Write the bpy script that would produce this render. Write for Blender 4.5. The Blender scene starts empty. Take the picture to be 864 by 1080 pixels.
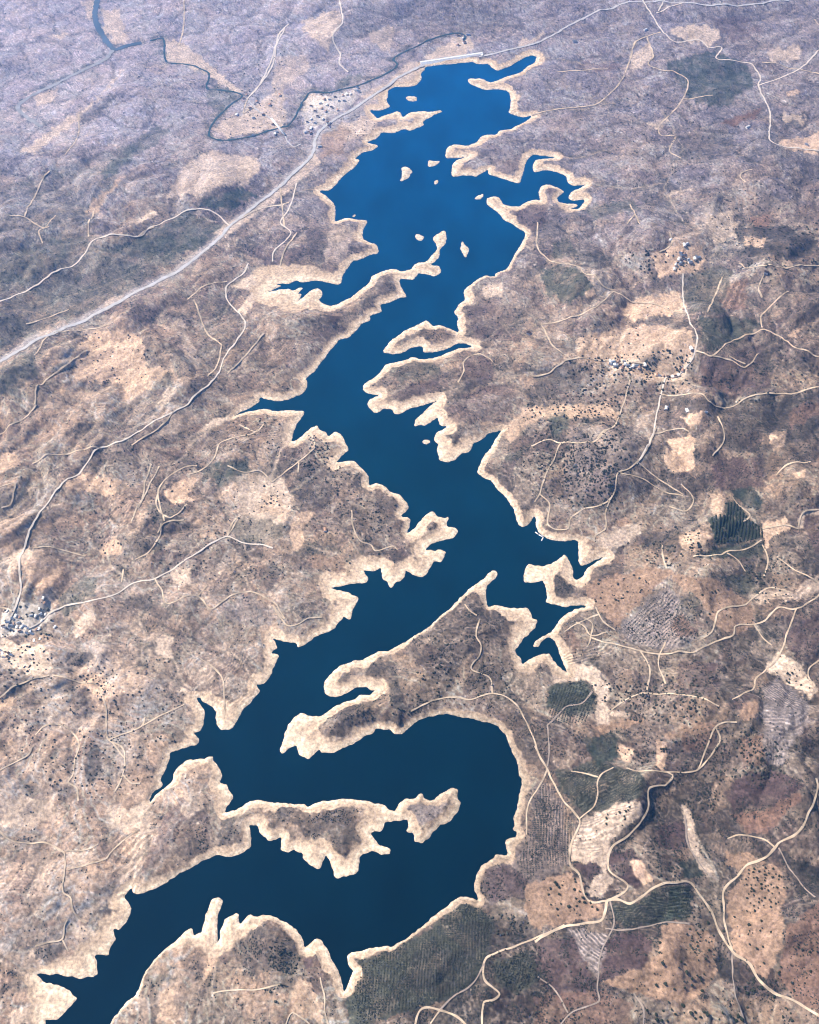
import bpy, bmesh, math, random
import numpy as np
from mathutils import Vector, Matrix

# ------------------------------------------------------------------ camera model
PITCH = math.radians(54.0); FOV = math.radians(55.0); CAMZ = 3000.0
FPX = 540.0 / math.tan(FOV / 2)
SP, CP = math.sin(PITCH), math.cos(PITCH)
rng = np.random.default_rng(7); random.seed(7)
sc = bpy.context.scene
COL = sc.collection

def to_ground(px, py, z=0.0):
    """photo pixel -> world x, y on the level z"""
    x = (np.asarray(px, float) - 432.0) / FPX; y = (540.0 - np.asarray(py, float)) / FPX
    t = (CAMZ - z) / (SP - y * CP)
    return t * x, t * (CP + y * SP)

def to_pixel(X, Y, Z):
    dz = Z - CAMZ
    depth = Y * CP - dz * SP
    up = Y * SP + dz * CP
    depth = np.maximum(depth, 1.0)
    return 432.0 + FPX * X / depth, 540.0 - FPX * up / depth

# ------------------------------------------------------------------ noise
_perm = rng.permutation(512).astype(np.int64)
_ang = rng.uniform(0, 2 * np.pi, 512)
_gx = np.cos(_ang).astype(np.float32); _gy = np.sin(_ang).astype(np.float32)
def gn(x, y, seed=0):
    """gradient noise, about -1..1"""
    x = np.asarray(x, np.float64) + seed * 37.31; y = np.asarray(y, np.float64) + seed * 91.7
    xi = np.floor(x).astype(np.int64); yi = np.floor(y).astype(np.int64)
    fx = (x - xi).astype(np.float32); fy = (y - yi).astype(np.float32)
    def g(ix, iy, dx, dy):
        h = _perm[(_perm[ix & 511] + iy) & 511]
        return _gx[h] * dx + _gy[h] * dy
    u = fx * fx * fx * (fx * (fx * 6 - 15) + 10); v = fy * fy * fy * (fy * (fy * 6 - 15) + 10)
    a = g(xi, yi, fx, fy); b = g(xi + 1, yi, fx - 1, fy)
    c = g(xi, yi + 1, fx, fy - 1); d = g(xi + 1, yi + 1, fx - 1, fy - 1)
    return 1.5 * ((a + u * (b - a)) * (1 - v) + (c + u * (d - c)) * v)
def fbm(x, y, n, seed=0):
    s = 0; a = 1.0; t = 0
    for i in range(n):
        s = s + a * gn(x * 2 ** i, y * 2 ** i, seed + i); t += a; a *= 0.5
    return s / t
def cell(x, y, seed=0):
    """worley cells: random value per cell, and distance to the cell's edge"""
    xi = np.floor(x).astype(np.int64); yi = np.floor(y).astype(np.int64)
    d1 = np.full(x.shape, 9.0); d2 = np.full(x.shape, 9.0); val = np.zeros(x.shape)
    for ox in (-1, 0, 1):
        for oy in (-1, 0, 1):
            h = _perm[(_perm[(xi + ox + seed * 17) & 511] + yi + oy) & 511]
            jx = (_perm[(h + 71) & 511] / 512.0); jy = (_perm[(h + 197) & 511] / 512.0)
            d = np.hypot(xi + ox + jx - x, yi + oy + jy - y)
            nw = d < d1
            d2 = np.where(nw, d1, np.minimum(d2, d)); val = np.where(nw, h / 512.0, val); d1 = np.where(nw, d, d1)
    return val, d2 - d1
def sstep(a, b, x):
    t = np.clip((x - a) / (b - a), 0, 1); return t * t * (3 - 2 * t)

def C(x0, y0, s, *f):
    """points measured in an enlarged view of the photograph -> photo pixels"""
    return [(x0 + f[i] / s, y0 + f[i + 1] / s) for i in range(0, len(f), 2)]
CA = lambda *f: C(564, 780, 2.88, *f)
CB = lambda *f: C(350, 780, 2.88, *f)
CC = lambda *f: C(564, 450, 2.88, *f)
CD = lambda *f: C(564, 200, 2.88, *f)
CE = lambda *f: C(564, 0, 2.88, *f)
CF = lambda *f: C(0, 0, 2.88, *f)
CG = lambda *f: C(0, 250, 2.88, *f)
CH = lambda *f: C(0, 500, 2.88, *f)
CI = lambda *f: C(0, 750, 4.32, *f)

# ------------------------------------------------------------------ the surveyed shoreline
EAST = [449.4,70,499,65,503.5,67.7,515,67,520,72,525,74.5,536,71,552,61,560,58.5,567,59.5,563,67,555.6,71,550,76.5,536,80.6,529.5,83,519,87,513,86,507.7,82.7,
494,82.7,493.5,86,498,90,511,94.6,525.4,94,536,96,539.6,104.6,538,115,536,119,550,124,563,122,552,130,542,134,540,136,527.5,138,523,142,515,142,508,144,503.5,150,494,154,
481.7,152.5,473,154,470,160,470,167,484,166.7,496,164,481.7,169,477.5,173,476.5,183.8,478.5,187,488,184.8,498,184.8,502.5,187,505.6,183.8,516,178.5,515,183.8,525.4,187,542,192,548,194,
550.7,185.5,553.5,176,556,167.5,562,162.6,566.7,163.3,578,164.7,589,166.8,572,167.6,565,169,561.8,175.8,562.5,182,575,178.6,589,182,597,185.6,598.6,192.5,602.8,196,611,195.3,619.4,194,
603.5,202,599,209,604,212,615,210,617,211.5,614,216,611,220.5,601,220.8,608,218.6,609.5,215.6,597,215,589,213,587.5,209,595.8,202,589,198,577.8,194,571,196.7,568,203.6,570,212,565,211,558,212,
552.8,214.7,548.6,217.5,537.5,217.5,530,215.4,526.4,208.5,521,207,514,209,513,214.7,519.4,219.6,527.8,226.5,532.6,232.8,540,236,543.8,239,553.6,244.5,553.6,251,546.8,263,539.3,276.8,535.5,283.6,524,288,522,292,
512,291,504.7,294,496,300.7,489.4,306.8,491,317,484,320.7,479,330,483.3,333.7,482.4,341.5,485,351,474,347,463.8,342.6,456.8,345,450.7,337.4,444.7,340.5,429,347.8,411.7,360,403,372,415,373.5,427.3,371,
432.5,367,443,364.8,446,366,446.4,372,460,371,472.4,367.7,481,362.5,491.5,361.7,498.5,366,490,367.7,483,367.7,477.6,370.3,467,374.7,456.8,377.3,450,378.7,443,379,435,376.4,423.8,380.8,408,384,403,391,396,398,
383,406,383,412,389,415.5,401,416.4,389,422.4,387.4,427.6,396,436,404.7,431,414,431,415,436,422,436.7,434,430,448,427.6,456.8,424,466.4,418,455,427.6,446.4,434.6,439.4,441.5,436.3,450,443,448.5,450,448.5,456.8,443,462,440,
463.8,448.5,472,450,462,455.4,456.8,463.4,463.4,469.4,461.3,475.5,463.4,485,472,487.7,480,485,486,478,495.5,476.4,499,466.8,508.5,463.4,513.7,458,524,454.7,532,452,524,460.8,519.8,470.3,510.3,481.6,505,492,504,499,
510.3,504,518,506.8,524,515.5,534.6,525,541.5,537,547.4,553,551,556.4,557.8,552.6,563.9,544,565.6,547.4,565.6,556,569,563,576,567.3,582,569,592.5,570.8,610,570,610.7,582,610.2,590.8,613.3,596.8,620,595,641,584.7,
627,595,618.5,601,615,609,608,612.5,603.8,610,604.7,601,599.4,590.8,595.6,584.7,589,590,580,595,571.7,596.8,564.7,596,556,595.6,554.3,601,552,614,563,614,573.4,611.6,576,620,577.7,630.7,575.5,635,587.3,638.5,597.7,640,
604.7,638,615,638,619.4,640,608,642.8,596,648,589,656.7,582,667,576.8,670,571.6,672,564.7,677,561.5,681.6,567.3,682.8,570.7,677,576.8,672,583.8,674.6,588,682.4,590.7,691,594,701.5,598.5,711,587,701.5,582,696,580,688.5,
573.3,690,563,693,555,698,551.6,700.7,550,694.6,543.8,689.4,543.8,684,550,676.4,550.8,673.8,559.4,667.7,564.7,661.6,567.3,653.8,560.3,651,559.4,645,556,640.8,547.3,641.6,538.6,641.6,531.7,640,523,638,514.3,640.8,511.7,623.4,
516,615.6,523,609.5,524.4,604.3,523,602,517.8,602.6,507.4,613,497,620,484,632.6,456.4,658.7,430,676,418.5,681.7,409.8,687,399.4,687,390.7,691.3,382,697.4,373.3,697.4,359.4,702.6,349,710.4,342,720.8,342,729.5,345.6,733.8,
356,733.8,364.7,730.3,375,726,385.5,724.3,388,726,390,728.6,398.5,727.7,394,729.5,390.7,733.8,385.5,733,378.5,733.8,373.3,738,364.7,740,354.2,744.2,347.3,749.4,338.6,755.5,328.2,755.5,318.6,751,310.8,756.4,303,766.8,
297.8,780.7,295.2,792,298.7,794.6,307.4,787.6,313.4,785,315,791,317,798,325.6,801,330.8,796.3,337.7,789.4,340.3,793.7,347.3,794.6,359.4,789.4,370,786,378.5,779.8,387,775.5,394,773,397.6,767.7,404.6,770.3,411.5,769.4,
417.6,774.6,426.3,773.8,432.4,766,440,760,454,754.8,471,753,488.6,756.5,506,759.4,518,762,525,766,533.7,775.6,536.4,785,542.4,797.3,546.3,806,546.8,816.4,551,823.3,547.6,840.7,546.3,852.8,541.6,861.5,542.4,870,540.3,874.5,
544.7,878,544,882.4,532.5,887.8,536,902.8,524,901.7,517.4,908.6,508,912,501,927,501,936.4,506,950.3,494,946.8,485,945.6,475.7,951.4,462,963,448,975.7,429.4,989.6,411,999,408.6,996.6,387.8,1000,371.6,1004.7,366,1009,
368,1019.7,374,1024,368.7,1031,364,1047.8,361.3,1038.5,358.5,1029,349.3,1012.6,346.5,1001.5,340,993,333.5,990,327,995,321.5,1001.5,318.7,990.4,311.3,978.3,301,971,288,966.3,277,965.4,270.6,968,264,964.4,252.6,976.5,
251.7,962.6,237.8,967,234,977.4,231.3,992,229.4,994,229,966.3,236.9,949.6,231.3,946,223,947.8,220,959,214.6,973.7,211.9,984.8,204.4,986.7,202,978.3,193.3,984,184,994,165.6,1009,152.6,1027.4,145,1046,132,1058,121,1073.7,
112,1088,104,1112,96,1150,92,1205]
WEST = [18,1205,28,1150,38,1105,48,1080,48,1074.6,59,1076.5,67.4,1071,83,1053,74.8,1045,63.7,1038.5,47,1036.7,36,1028,44,1026.5,50,1029,63.7,1027.4,84,1032,101.7,1030,103.5,1016,99,1005,115.6,1008.5,116.5,999.6,122.6,991,118.3,979,
126.7,980,134,972.8,139.6,959,137.8,954,130.4,946,137.8,936.7,141.5,943,154.4,941.3,170,934,178,928.4,192,919,216.4,906.7,228.5,902.4,240.7,903.3,252.8,900.7,264,894.6,264.7,877,262.4,870.3,271.5,870.3,274,879,283.9,888.5,
291.7,885,298.6,880.7,296.5,896.4,303.8,898.6,310,895.5,313.4,898,320.3,899.8,319.8,906,326.4,912,335,917.7,340.3,908.5,344,900.7,348,911,354.2,925.3,364.6,923.6,377.8,920.7,378.7,904,384,900.7,394.3,897.2,401.3,901,
410.8,900,411.7,895.5,407.3,892,399.5,892,390.8,880.7,391.7,877.3,403,876.4,407.3,866,420.3,866,430,864.2,430.8,869.4,428.2,877.3,435.6,878,436.8,887.7,444.7,888.5,453.3,883.3,462,870.3,472.4,867.7,481,859,486.3,846,
482.8,842.5,482.5,832,476.8,830.4,463.8,836.5,460.3,842.5,453.3,844.3,447.3,841.7,445.5,837.3,440.3,838.2,437.7,842.5,429,842.5,422,847.7,417,855.4,413.4,855.4,404.7,849.5,392.6,847.7,385,844,373.3,841.7,352.4,842.5,
347.2,845,338.5,845,324.6,852,321,847.7,286.5,847,277.8,844.3,265.6,844.3,259.8,847.7,252.8,853.8,236.4,858,239.8,851,246.3,842.5,245,838,240.7,833.8,239.8,827.7,232,826,235.5,816.5,229.4,806,225,802.6,224.2,796.5,
214.7,800.8,204.2,801.7,193.8,803.4,183.4,813.9,182.5,824.3,171,833,162.6,841.6,158.2,847.7,156.5,845,160.8,835.6,171.3,828.6,171.6,825,169.5,821.7,176.5,807,180,799,179.6,793.5,192,789.7,209.4,783.8,210.3,778.5,202.5,773.3,
213,769.9,216,750.8,211,743.8,206.8,736,212,736,214.7,740.3,223.3,743.8,228.5,750,228.5,759.4,232,769.9,243.3,769.5,251,759.4,256.3,748,266.7,738.6,274.3,728.5,269,722,279,720.4,285.8,712.6,290.8,699.8,295.5,691,285.6,688.5,
292.5,684,291.7,679.8,287.3,673,297,675.5,312.5,679,314.2,683.3,321,680.7,335,669.4,352.4,663.3,357.6,656.4,362.8,650.3,369.8,654.3,372.4,642.5,378.5,632,377.6,628.6,371.5,627.7,369,626,361,624.3,348,619.6,360.4,619.5,
376,615,386.5,614.7,388,611,387.8,609.8,382,600.8,390.6,602.6,395,602.8,402,598.5,403,609.8,409,613.3,411.3,621,416,615,426.4,609.8,427.3,601,436.8,606.3,444.6,609.8,452.4,601,456.8,591.6,466.3,592.4,471.5,582.9,464.6,580.3,
457.6,581,448,579.4,457.6,572.5,469.8,569,480,566.4,483.7,561,481,556.8,471.5,556,470.7,550,474,544.7,468,545.6,461,544.7,457.6,539.5,449,543,440.3,553.4,433.3,561,429,563,431.6,554.2,431.6,546.4,422,544.7,430.7,536.9,
430.7,532.5,424.7,525.6,421,521,411.6,518.6,405.6,512.6,396.9,509.4,389,512.6,388.4,501,379,491.5,372,485.5,361.5,487,353.7,489,361.5,479.4,368.5,474,364,467.2,361.5,458.5,354.6,455,346.8,460.3,344,456,336.4,453.3,335,448.5,
326.8,451.6,316.4,462,306.8,467.2,309.4,456.8,314.7,444.7,322.5,434.6,318,433.4,304.2,433.4,288.6,434.2,281.7,431,273,431.6,259,435,245,440,250.4,436,260.8,431.6,273,423.8,273.9,419,283.4,422,293.8,423,306,420.3,318,415.5,
323.3,409,325,402,322.5,398.6,330.3,392.6,339,382,348,370,358.5,357,367.2,356.3,376,348.5,381,341.5,389.8,338,390.6,332,402.8,329.4,401,320.7,411,319,421.7,313.8,429.5,313.2,420,298,421.7,293.8,436.4,294.7,440,288.6,
449.4,288.6,459,292,466,286.8,463.3,280.8,453,279,461.6,273.8,464.2,268.6,463.3,263.4,470.3,256.5,471,251,469.4,242.2,459.9,247.8,456.4,252,460.7,259,460.7,263.4,456.4,268.6,450.3,276.4,439,277.3,433.8,284.2,423.4,286.8,
414.7,283.4,402.6,286.8,393,291,389.5,298,374,312,356.8,320.7,348,323.3,339.4,319.8,336,316.4,340.3,312,339.4,306.8,335,304.2,327.3,306.8,320.3,312.9,314.3,318,318.6,309.4,313.4,310.3,320.3,303.3,316,303.3,308.2,306.8,
304.7,304.2,292.6,306,280.4,308.5,292.6,303.3,297.5,301.2,283.9,299.5,296,299,304.7,299.3,313.4,295.5,316.9,298,332.5,295.9,343,297.3,356.8,300.4,359.4,298,363.8,286,372.4,274.7,382.8,273,391.5,268.6,399.3,266.9,397.6,258.2,
389.8,255.6,382,252,382.8,242.6,388,232,381,232.5,367,229.7,353,234,353.6,225.5,353.6,217,342.5,204.7,337,202.6,338.3,200.3,348,200.8,353.6,195.7,362,185.3,374.4,175.5,380,168,373,168,382.8,160.3,392.5,159,399.4,153.3,
385.5,150.3,398,145.7,402.2,139.4,413.3,140.8,425.8,136,433.8,138,447.3,131.7,445,128.5,458.8,121,467,117.5,465,116.3,454.6,118.5,445,117,431.7,118.8,424.4,124.4,421.4,117,403.3,122.6,397.8,125.4,388.8,115.7,403,116.4,
411.7,112.2,407.5,106.7,409,99.7,409.6,95.6,417,91,431.7,92,440,89,444.6,83.8,444,77.5,447.3,74.4]
ISLES = [
 [428,103,430,101.5,439.5,102,440,105,438,107,430,106],
 [423.5,176.5,428,175.5,433,178,435,181.5,432,184,431.5,188,426,190,422.5,191.5,421.5,190,424.5,186.5,424,181],
 [451,171.5,453,168.5,459,170,464.5,169.5,462,173,457,175.5,452,176],
 [457.5,193.5,460,190,463,190,461.5,193.5,459,195],
 [500.5,209.5,503,207,509,204.5,510.5,206,507,210,502.5,210.8],
 [438,248.5,440,246.5,444,248,447.5,250,446,253.5,443,254,439.5,252.5],
 [487,254,489,256,490.5,258.5,494,260.5,495,264,493,267.5,491,271.5,489,270.5,487.5,266,486,262],
 [445,466,447,463.8,451,463.8,454,466,450.5,468.3,447,468],
 [371.5,228.3,374,225.7,376,226.2,373.8,229]]
def pairs(f): return np.array(f, float).reshape(-1, 2)
LAKE = np.vstack([pairs(EAST), pairs(WEST)])
ISL = [pairs(i) for i in ISLES]

# sandy rim: x, y, local width in photo pixels
RIM = np.array([(310,775,34),(300,785,30),(330,780,20),(420,720,12),(360,742,10),(345,730,12),(470,590,14),(450,600,20),(415,608,16),(485,562,14),(465,575,16),(340,890,14),(330,908,22),(365,912,26),(395,885,22),
(290,880,13),(265,885,8),(450,872,14),(478,850,12),(440,845,8),(300,850,7),(350,848,8),(226,965,30),(245,985,16),(205,988,14),(228,1005,14),(80,1025,22),(60,1060,34),(75,1060,30),(112,1000,20),(130,965,20),(240,765,15),(260,735,10),(205,745,14),(370,640,20),
(388,606,16),(360,615,18),(290,690,11),(305,440,11),(358,470,14),(310,312,26),(285,302,26),(330,310,16),(560,605,24),(600,595,9),(575,630,9),(620,585,9),(590,708,12),(560,697,12),(520,608,14),(550,660,15),
(420,434,12),(445,442,18),(470,482,13),(508,360,10),(535,885,10),(548,835,9),(500,940,7),(430,988,3),(378,1012,10),(160,1025,3),(130,1060,3),(180,1000,4),(480,638,3),(440,672,3.5),(470,752,5),(515,760,5),(540,790,7),
(310,980,9),(342,998,12),(358,1040,9),(400,110,8),(430,125,12),(458,119,12),(395,143,8),(360,190,9),(415,380,7),(392,410,9),(300,422,9),(340,380,8),(400,325,8),(440,285,12),(463,250,12),(225,800,8),(240,840,11),
(170,840,4),(190,905,6),(210,780,9),(165,815,9),(545,192,6),(487,182,9),(500,88,9),(580,212,9),(520,215,9),(548,265,4),(530,285,4),(485,322,7),(430,370,9),(525,470,4),(505,490,6),(530,525,6),(553,553,8),(590,569,7)], float)
HAZE, HAZE_RGB, SKY, SUNP, EXPO = 6.2e-5, (.10, .38, 1.0, 1), .055, 5.0, 1.16
# ------------------------------------------------------------------ roads, tracks and the river, as photo pixels
ROADS = []   # (name, width m, tone, points)
def R(w, pts, name='dirt_road', tone='dirt'): ROADS.append((name, w, tone, pts))
HIGHWAY = C(0,250,2.88,-40,400,0,380,100,320,200,275,300,230,400,175,500,125,600,60,670,0) + [(243,238),(267,218.7),(300,192.7),(310,182),(324,170),(330.6,160),(333,146),(339,137),(353,126),(370,117),(387,105),(409,91),(420,82),(434,75),(447,69)]
R(21, HIGHWAY, 'highway', 'asphalt')
R(17, [(505,60),(520,57),(540,52),(564,46)] + CE(50,110,120,70,200,30,280,8,390,4,450,8,560,15,680,12,760,2,900,-14), 'highway', 'asphalt')
R(9, [(262,106),(271,116),(282,123),(288,127)], 'road', 'asphalt'); R(9, [(300,142),(304,150),(310,155),(318,152)], 'road', 'asphalt')
R(9, CF(-20,925,115,864,180,820,250,780,280,735,330,715,420,720,460,690,520,665,575,637,650,645,690,680,700,688), 'road', 'pale')
R(7, CF(864,622,790,635,710,675), 'road', 'pale')
R(7, C(230,200,2.88,240,-20,235,0,215,60,190,100,220,130,210,150,170,190,165,220), 'road', 'pale')
R(6, C(230,200,2.88,240,130,200,190,190,230))
R(6, C(230,200,2.88,40,100,130,58,215,40))
R(8, CG(755,80,740,110,690,150,690,190,745,265,680,370,660,420,600,475,540,525,440,580,370,620,310,640,270,680,200,740,150,800,105,864) + CH(80,200,60,270,65,340,40,420,22,468), 'road', 'pale')
R(5, CG(690,135,610,155,570,190)); R(4, CG(80,265,210,220)); R(6, CG(270,345,200,390,130,450,105,510))
R(7, CH(90,470,180,410,270,385,340,370,400,335,470,318,530,285,600,240,650,205,690,190,740,210,790,215,830,225), 'road', 'pale')
R(6, CH(470,318,490,350,510,395,600,372,640,410,660,400,700,370,770,360,840,400,864,440) + C(250,580,5.76,215,340,250,390,310,460,380,445,440,415,520,410))
R(4, CH(600,372,630,340)); R(4, CH(690,190,730,125)); R(5, CH(490,150,480,200,450,240,410,260)); R(4, CH(100,225,160,222,260,250))
R(5, CH(300,650,320,700,325,800,340,815,380,864)); R(5, CH(330,805,430,765,440,740)); R(4, CH(160,610,250,635,300,640)); R(4, CH(610,560,660,600,680,640,680,740)); R(4, CH(370,330,375,290))
R(5, CI(160,110,200,70,290,65,340,110,360,160,340,230,335,290,310,325,350,350,360,410)); R(5, CI(500,135,560,170,570,230,560,290,520,370))
R(6, CI(-10,540,0,550,40,585,130,605,200,595,280,640,295,650,290,800,290,830,320,855) + C(10,920,5.4,370,230,410,275,440,287))
R(5, CI(300,640,400,630,450,605)); R(5, CI(305,725,480,675,500,650,560,590,640,540)); R(4, C(10,920,5.4,330,270,315,300,300,380,210,405,150,420)); R(4, C(10,920,5.4,300,380,340,450))
R(5, C(240,920,5.4,330,880,350,815,375,798,450,850,490,890)); R(4, C(240,920,5.4,530,600,550,700,555,800,580,880)); R(4, C(110,920,5.4,620,690,720,672,864,668,1000,640))
R(4, C(350,490,5.76,120,280,130,380,170,460,240,490,265,525,370,495,400,520)); R(5, C(240,370,5.76,270,800,400,700,520,600,530,560,500,490)); R(3, C(240,370,5.76,435,680,430,740))
R(4, C(200,450,5.76,230,660,260,590,310,540)); R(4, C(200,450,5.76,0,290,80,260,150,190,180,110,250,75,360,50,420,20))
R(4, C(370,320,5.76,650,480,685,420,685,360,720,325,785,308,830,330,860,355))
R(5, C(280,650,2.88,855,460,830,420,810,360,770,280,740,250,700,235,660,240,620,255,580,245,520,255,490,265,440,290)); R(3, C(280,650,2.88,650,10,640,60,655,90,650,120,625,160,680,185,690,235))
R(5, C(490,580,5.76,680,440,720,460,770,520,860,500)); R(4, C(490,580,5.76,770,520,760,560,740,590)); R(4, C(490,580,5.76,0,330,30,370,75,400))
R(7, C(350,780,2.88,705,563,640,595,520,640,470,665,462,730,510,770,490,790,460,800,460,890)); R(7, C(350,780,2.88,245,890,270,820,330,822,380,842,430,890)); R(5, C(350,780,2.88,330,820,370,780,430,740,465,680), tone='dull')
R(9, CA(0,615,80,570,150,560,200,550,215,520,222,490,250,485,290,498,330,475,370,445,420,435,470,435,500,470,530,510,550,560,570,600,600,645,650,680,680,730,730,770,800,800,864,840,900,860))
R(7, CA(222,490,180,495,150,470,135,410,110,385,105,340,130,270,135,240,90,190,50,120,40,90,0,20) )
R(5, CA(40,88,10,150,-20,200,-25,290)); R(7, CA(222,490,270,465,280,440,230,400,222,360,240,325,290,285,330,240,345,200,345,150,370,140,395,140))
R(5, CA(135,240,180,205,190,180,195,115,240,85)); R(5, CA(280,85,330,97,400,100,490,95,510,80)); R(8, CA(580,570,575,530,575,460,610,420,650,380,700,360,730,330,740,315,800,280,830,230,850,180,855,120))
R(5, CA(215,575,265,578,330,570,400,555,470,560), tone='dull'); R(4, CA(230,490,240,560,200,650,190,750,195,795,110,830,60,890), tone='dull'); R(4, CA(100,830,60,760,10,720), tone='dull')
R(4, CA(740,330,780,400,850,480), tone='dull'); R(6, CA(455,230,470,330,530,410,560,430), tone='dull')
R(7, CC(170,640,210,655,260,665,320,680,400,690,480,685,520,665,560,650,600,635,610,605,660,600,700,590,740,550,790,555,840,530,890,480))
R(6, CC(795,555,770,620,740,700,700,740,670,770,660,800,600,830)); R(4, CC(665,600,690,640,720,665)); R(4, CC(170,640,175,600,150,580))
R(6, CC(240,0,200,30,140,50,80,50,60,100,35,140,15,205,0,230)); R(5, CC(15,205,45,235,40,295,60,312,100,310,110,280,140,255,220,230,240,200,255,140,310,110,340,70,370,0))
R(4, CC(180,350,185,330,215,310,215,260,235,210)); R(4, CC(480,395,560,390,585,380,640,372,690,345)); R(4, CC(585,385,610,400,640,440)); R(4, CC(600,215,620,240,655,270,632,288))
R(4, CC(740,400,800,440,870,480)); R(4, CC(385,360,390,400,400,432)); R(5, CC(880,252,850,255,815,262,800,310)); R(4, CC(640,540,700,495,730,490,780,505)); R(4, CC(864,710,830,740,850,790))
R(7, CD(450,255,460,370,480,420,488,490,440,560,400,570,385,620,370,680,360,740,330,800,310,835), 'road', 'pale'); R(6, CD(-10,567,40,560,110,515,200,520,330,530))
R(6, CD(10,100,10,180,60,220,130,235,150,255,180,260,210,295,240,305)); R(4, CD(20,410,120,385,180,360,240,310)); R(4, CD(455,375,370,350,300,345,240,310)); R(4, CD(290,45,305,75,320,105)); R(4, CD(305,75,280,105)); R(4, CD(410,130,415,165,380,190))
R(6, CD(490,490,540,505,600,460,690,425,740,445,790,480,850,505,900,520)); R(5, CD(385,622,440,625,500,620,530,645,600,660,630,640,700,620,864,600,900,595)); R(5, CD(290,580,260,680,240,720,190,755))
R(4, CD(525,375,570,265)); R(4, CD(690,420,690,380,740,330,770,310)); R(3, CD(590,505,640,530))
R(9, CE(325,-20,330,5,370,70,420,125,500,122,530,145,568,145,550,175,560,182,650,192,685,235,680,262,715,350,712,420,735,440,800,450,900,452), 'road', 'pale'); R(8, CE(680,262,740,240,810,205,900,115), 'road', 'pale'); R(5, CE(375,35,390,8,400,-10), 'road', 'pale'); R(5, CE(370,40,430,15,460,8), 'road', 'pale')
R(6, CE(382,98,310,125,290,180)); R(5, CE(340,110,360,170,345,195,380,212,430,222,465,245,450,300,410,350,375,390,385,412,425,415,410,460,445,482)); R(6, CE(70,218,160,213,220,210)); R(5, CE(640,555,625,530,660,515)); R(5, CE(450,300,480,300,540,290)); R(5, CE(690,190,740,195,800,210,870,225)); R(5, CE(850,60,890,110))
R(5, C(240,0,4.32,510,-10,515,30,525,100,480,170,515,250,510,290,550,330), 'road', 'pale'); R(5, C(240,0,4.32,110,430,200,310,220,220,240,150,280,110), 'road', 'pale')
R(4, CF(30,655,75,660,140,690,170,655)); R(4, CF(75,660,110,590,150,520)); R(4, CF(560,-10,560,60,545,140)); R(4, CF(850,560,864,690))
R(5, C(720,700,6,0,690,60,685,100,665,150,540,190,430,230,385,340,370)); R(3, C(540,700,4.32,160,280,210,235,250,195,320,180,370,120), tone='dull'); R(4, C(540,700,4.32,160,280,170,400,163,468), tone='dull'); R(4, C(540,700,4.32,270,490,330,500,390,515)); R(7, CA(580,570,590,610,600,645)); R(4, CA(395,140,420,112,402,100)); R(5, CA(510,80,540,40,562,0,550,-40))
R(4, CG(-5,600,60,560,110,510)); R(4, CG(460,690,440,750,430,800,400,864)); R(4, CG(500,864,480,780,500,740,560,700,600,695)); R(5, CE(-10,352,70,332,180,320,215,298)); R(6, CD(620,225,700,232,820,232,890,224)); R(4, CD(700,250,680,300,690,330)); R(4, CD(555,690,575,760,540,810))
R(6, CF(864,85,830,170,780,270,752,300), 'road', 'pale'); R(6, CF(752,300,740,345,760,330)); R(5, CF(240,350,235,420,200,470)); R(5, CF(285,640,268,720)); R(5, CF(420,720,445,700,470,690)); R(5, CF(130,740,120,700,150,690)); R(4, CH(0,405,20,410,40,425)); R(4, CH(430,765,520,720,560,700)); R(4, CH(0,680,60,640,150,612)); R(4, CH(480,180,500,150,560,140))
R(4, CC(220,870,280,830,350,810,480,820,560,850)); R(4, CC(320,680,350,740,340,800)); R(4, CC(500,650,540,620,560,560,640,540)); R(4, CC(690,310,760,300,800,310)); R(3, CC(255,140,330,160,400,200,450,210)); R(4, CC(80,50,40,40,-10,60)); R(4, CD(110,515,60,480,20,410)); R(4, CD(360,740,420,730,470,735)); R(4, CD(540,505,600,520,640,540,680,500)); R(4, CE(215,298,260,250,290,180))
R(4, C(240,370,5.76,0,700,100,740,200,730,270,800)); R(4, CI(0,270,60,240,130,200,150,160)); R(4, CI(560,290,600,330,640,330)); R(4, CB(330,820,300,864)); R(4, CA(640,864,610,780,600,700,600,645), tone='dull'); R(3, CA(300,770,330,820,330,880), tone='dull'); R(3, CA(730,330,690,300,620,290,585,300))
ML = lambda *f: C(0, 243, 2.734, *f); MR = lambda *f: C(548, 443, 2.734, *f)
for t in (ML(640,330,630,380,600,420), ML(655,415,700,370,762,298), ML(690,560,740,580,762,558), ML(0,740,42,730,32,790,5,800), ML(460,740,450,790,490,830,540,790), ML(380,620,470,560,502,520), ML(95,672,200,645,290,630), ML(400,800,420,760,460,680), ML(560,200,600,300,640,330), ML(100,360,150,300,230,290,320,270),
  MR(340,120,400,170,470,215), MR(465,185,500,225,482,262,430,250), MR(700,360,716,400,705,450), MR(220,540,240,580,275,605), MR(130,610,180,580,230,560), MR(740,160,770,130,840,120), MR(420,640,400,700,420,760)): R(4, t)
RIVER = CF(455,124,495,118,500,170,510,190,560,195,600,205,635,225,630,270,680,275,735,290,700,320,650,370,635,410,660,425,700,425,760,415,810,400,864,384) + \
  [(303,133.5),(309,127),(315,116),(322,104),(328,97.5),(347,98),(358,95),(374,91.5),(386,87),(403,80),(416,72.5),(419,68),(415,63),(423,56.5),(440,49),(454,42),(479,35.2),(490,37),(489,45)]
RIVER_W = CF(495,118,430,130,385,140,350,150,320,120,290,60,296,0,312,-60)[::-1][:7]
RIVER_D = CF(345,150,320,180,250,215,170,255,90,295,55,325,80,355,125,385)

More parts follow.
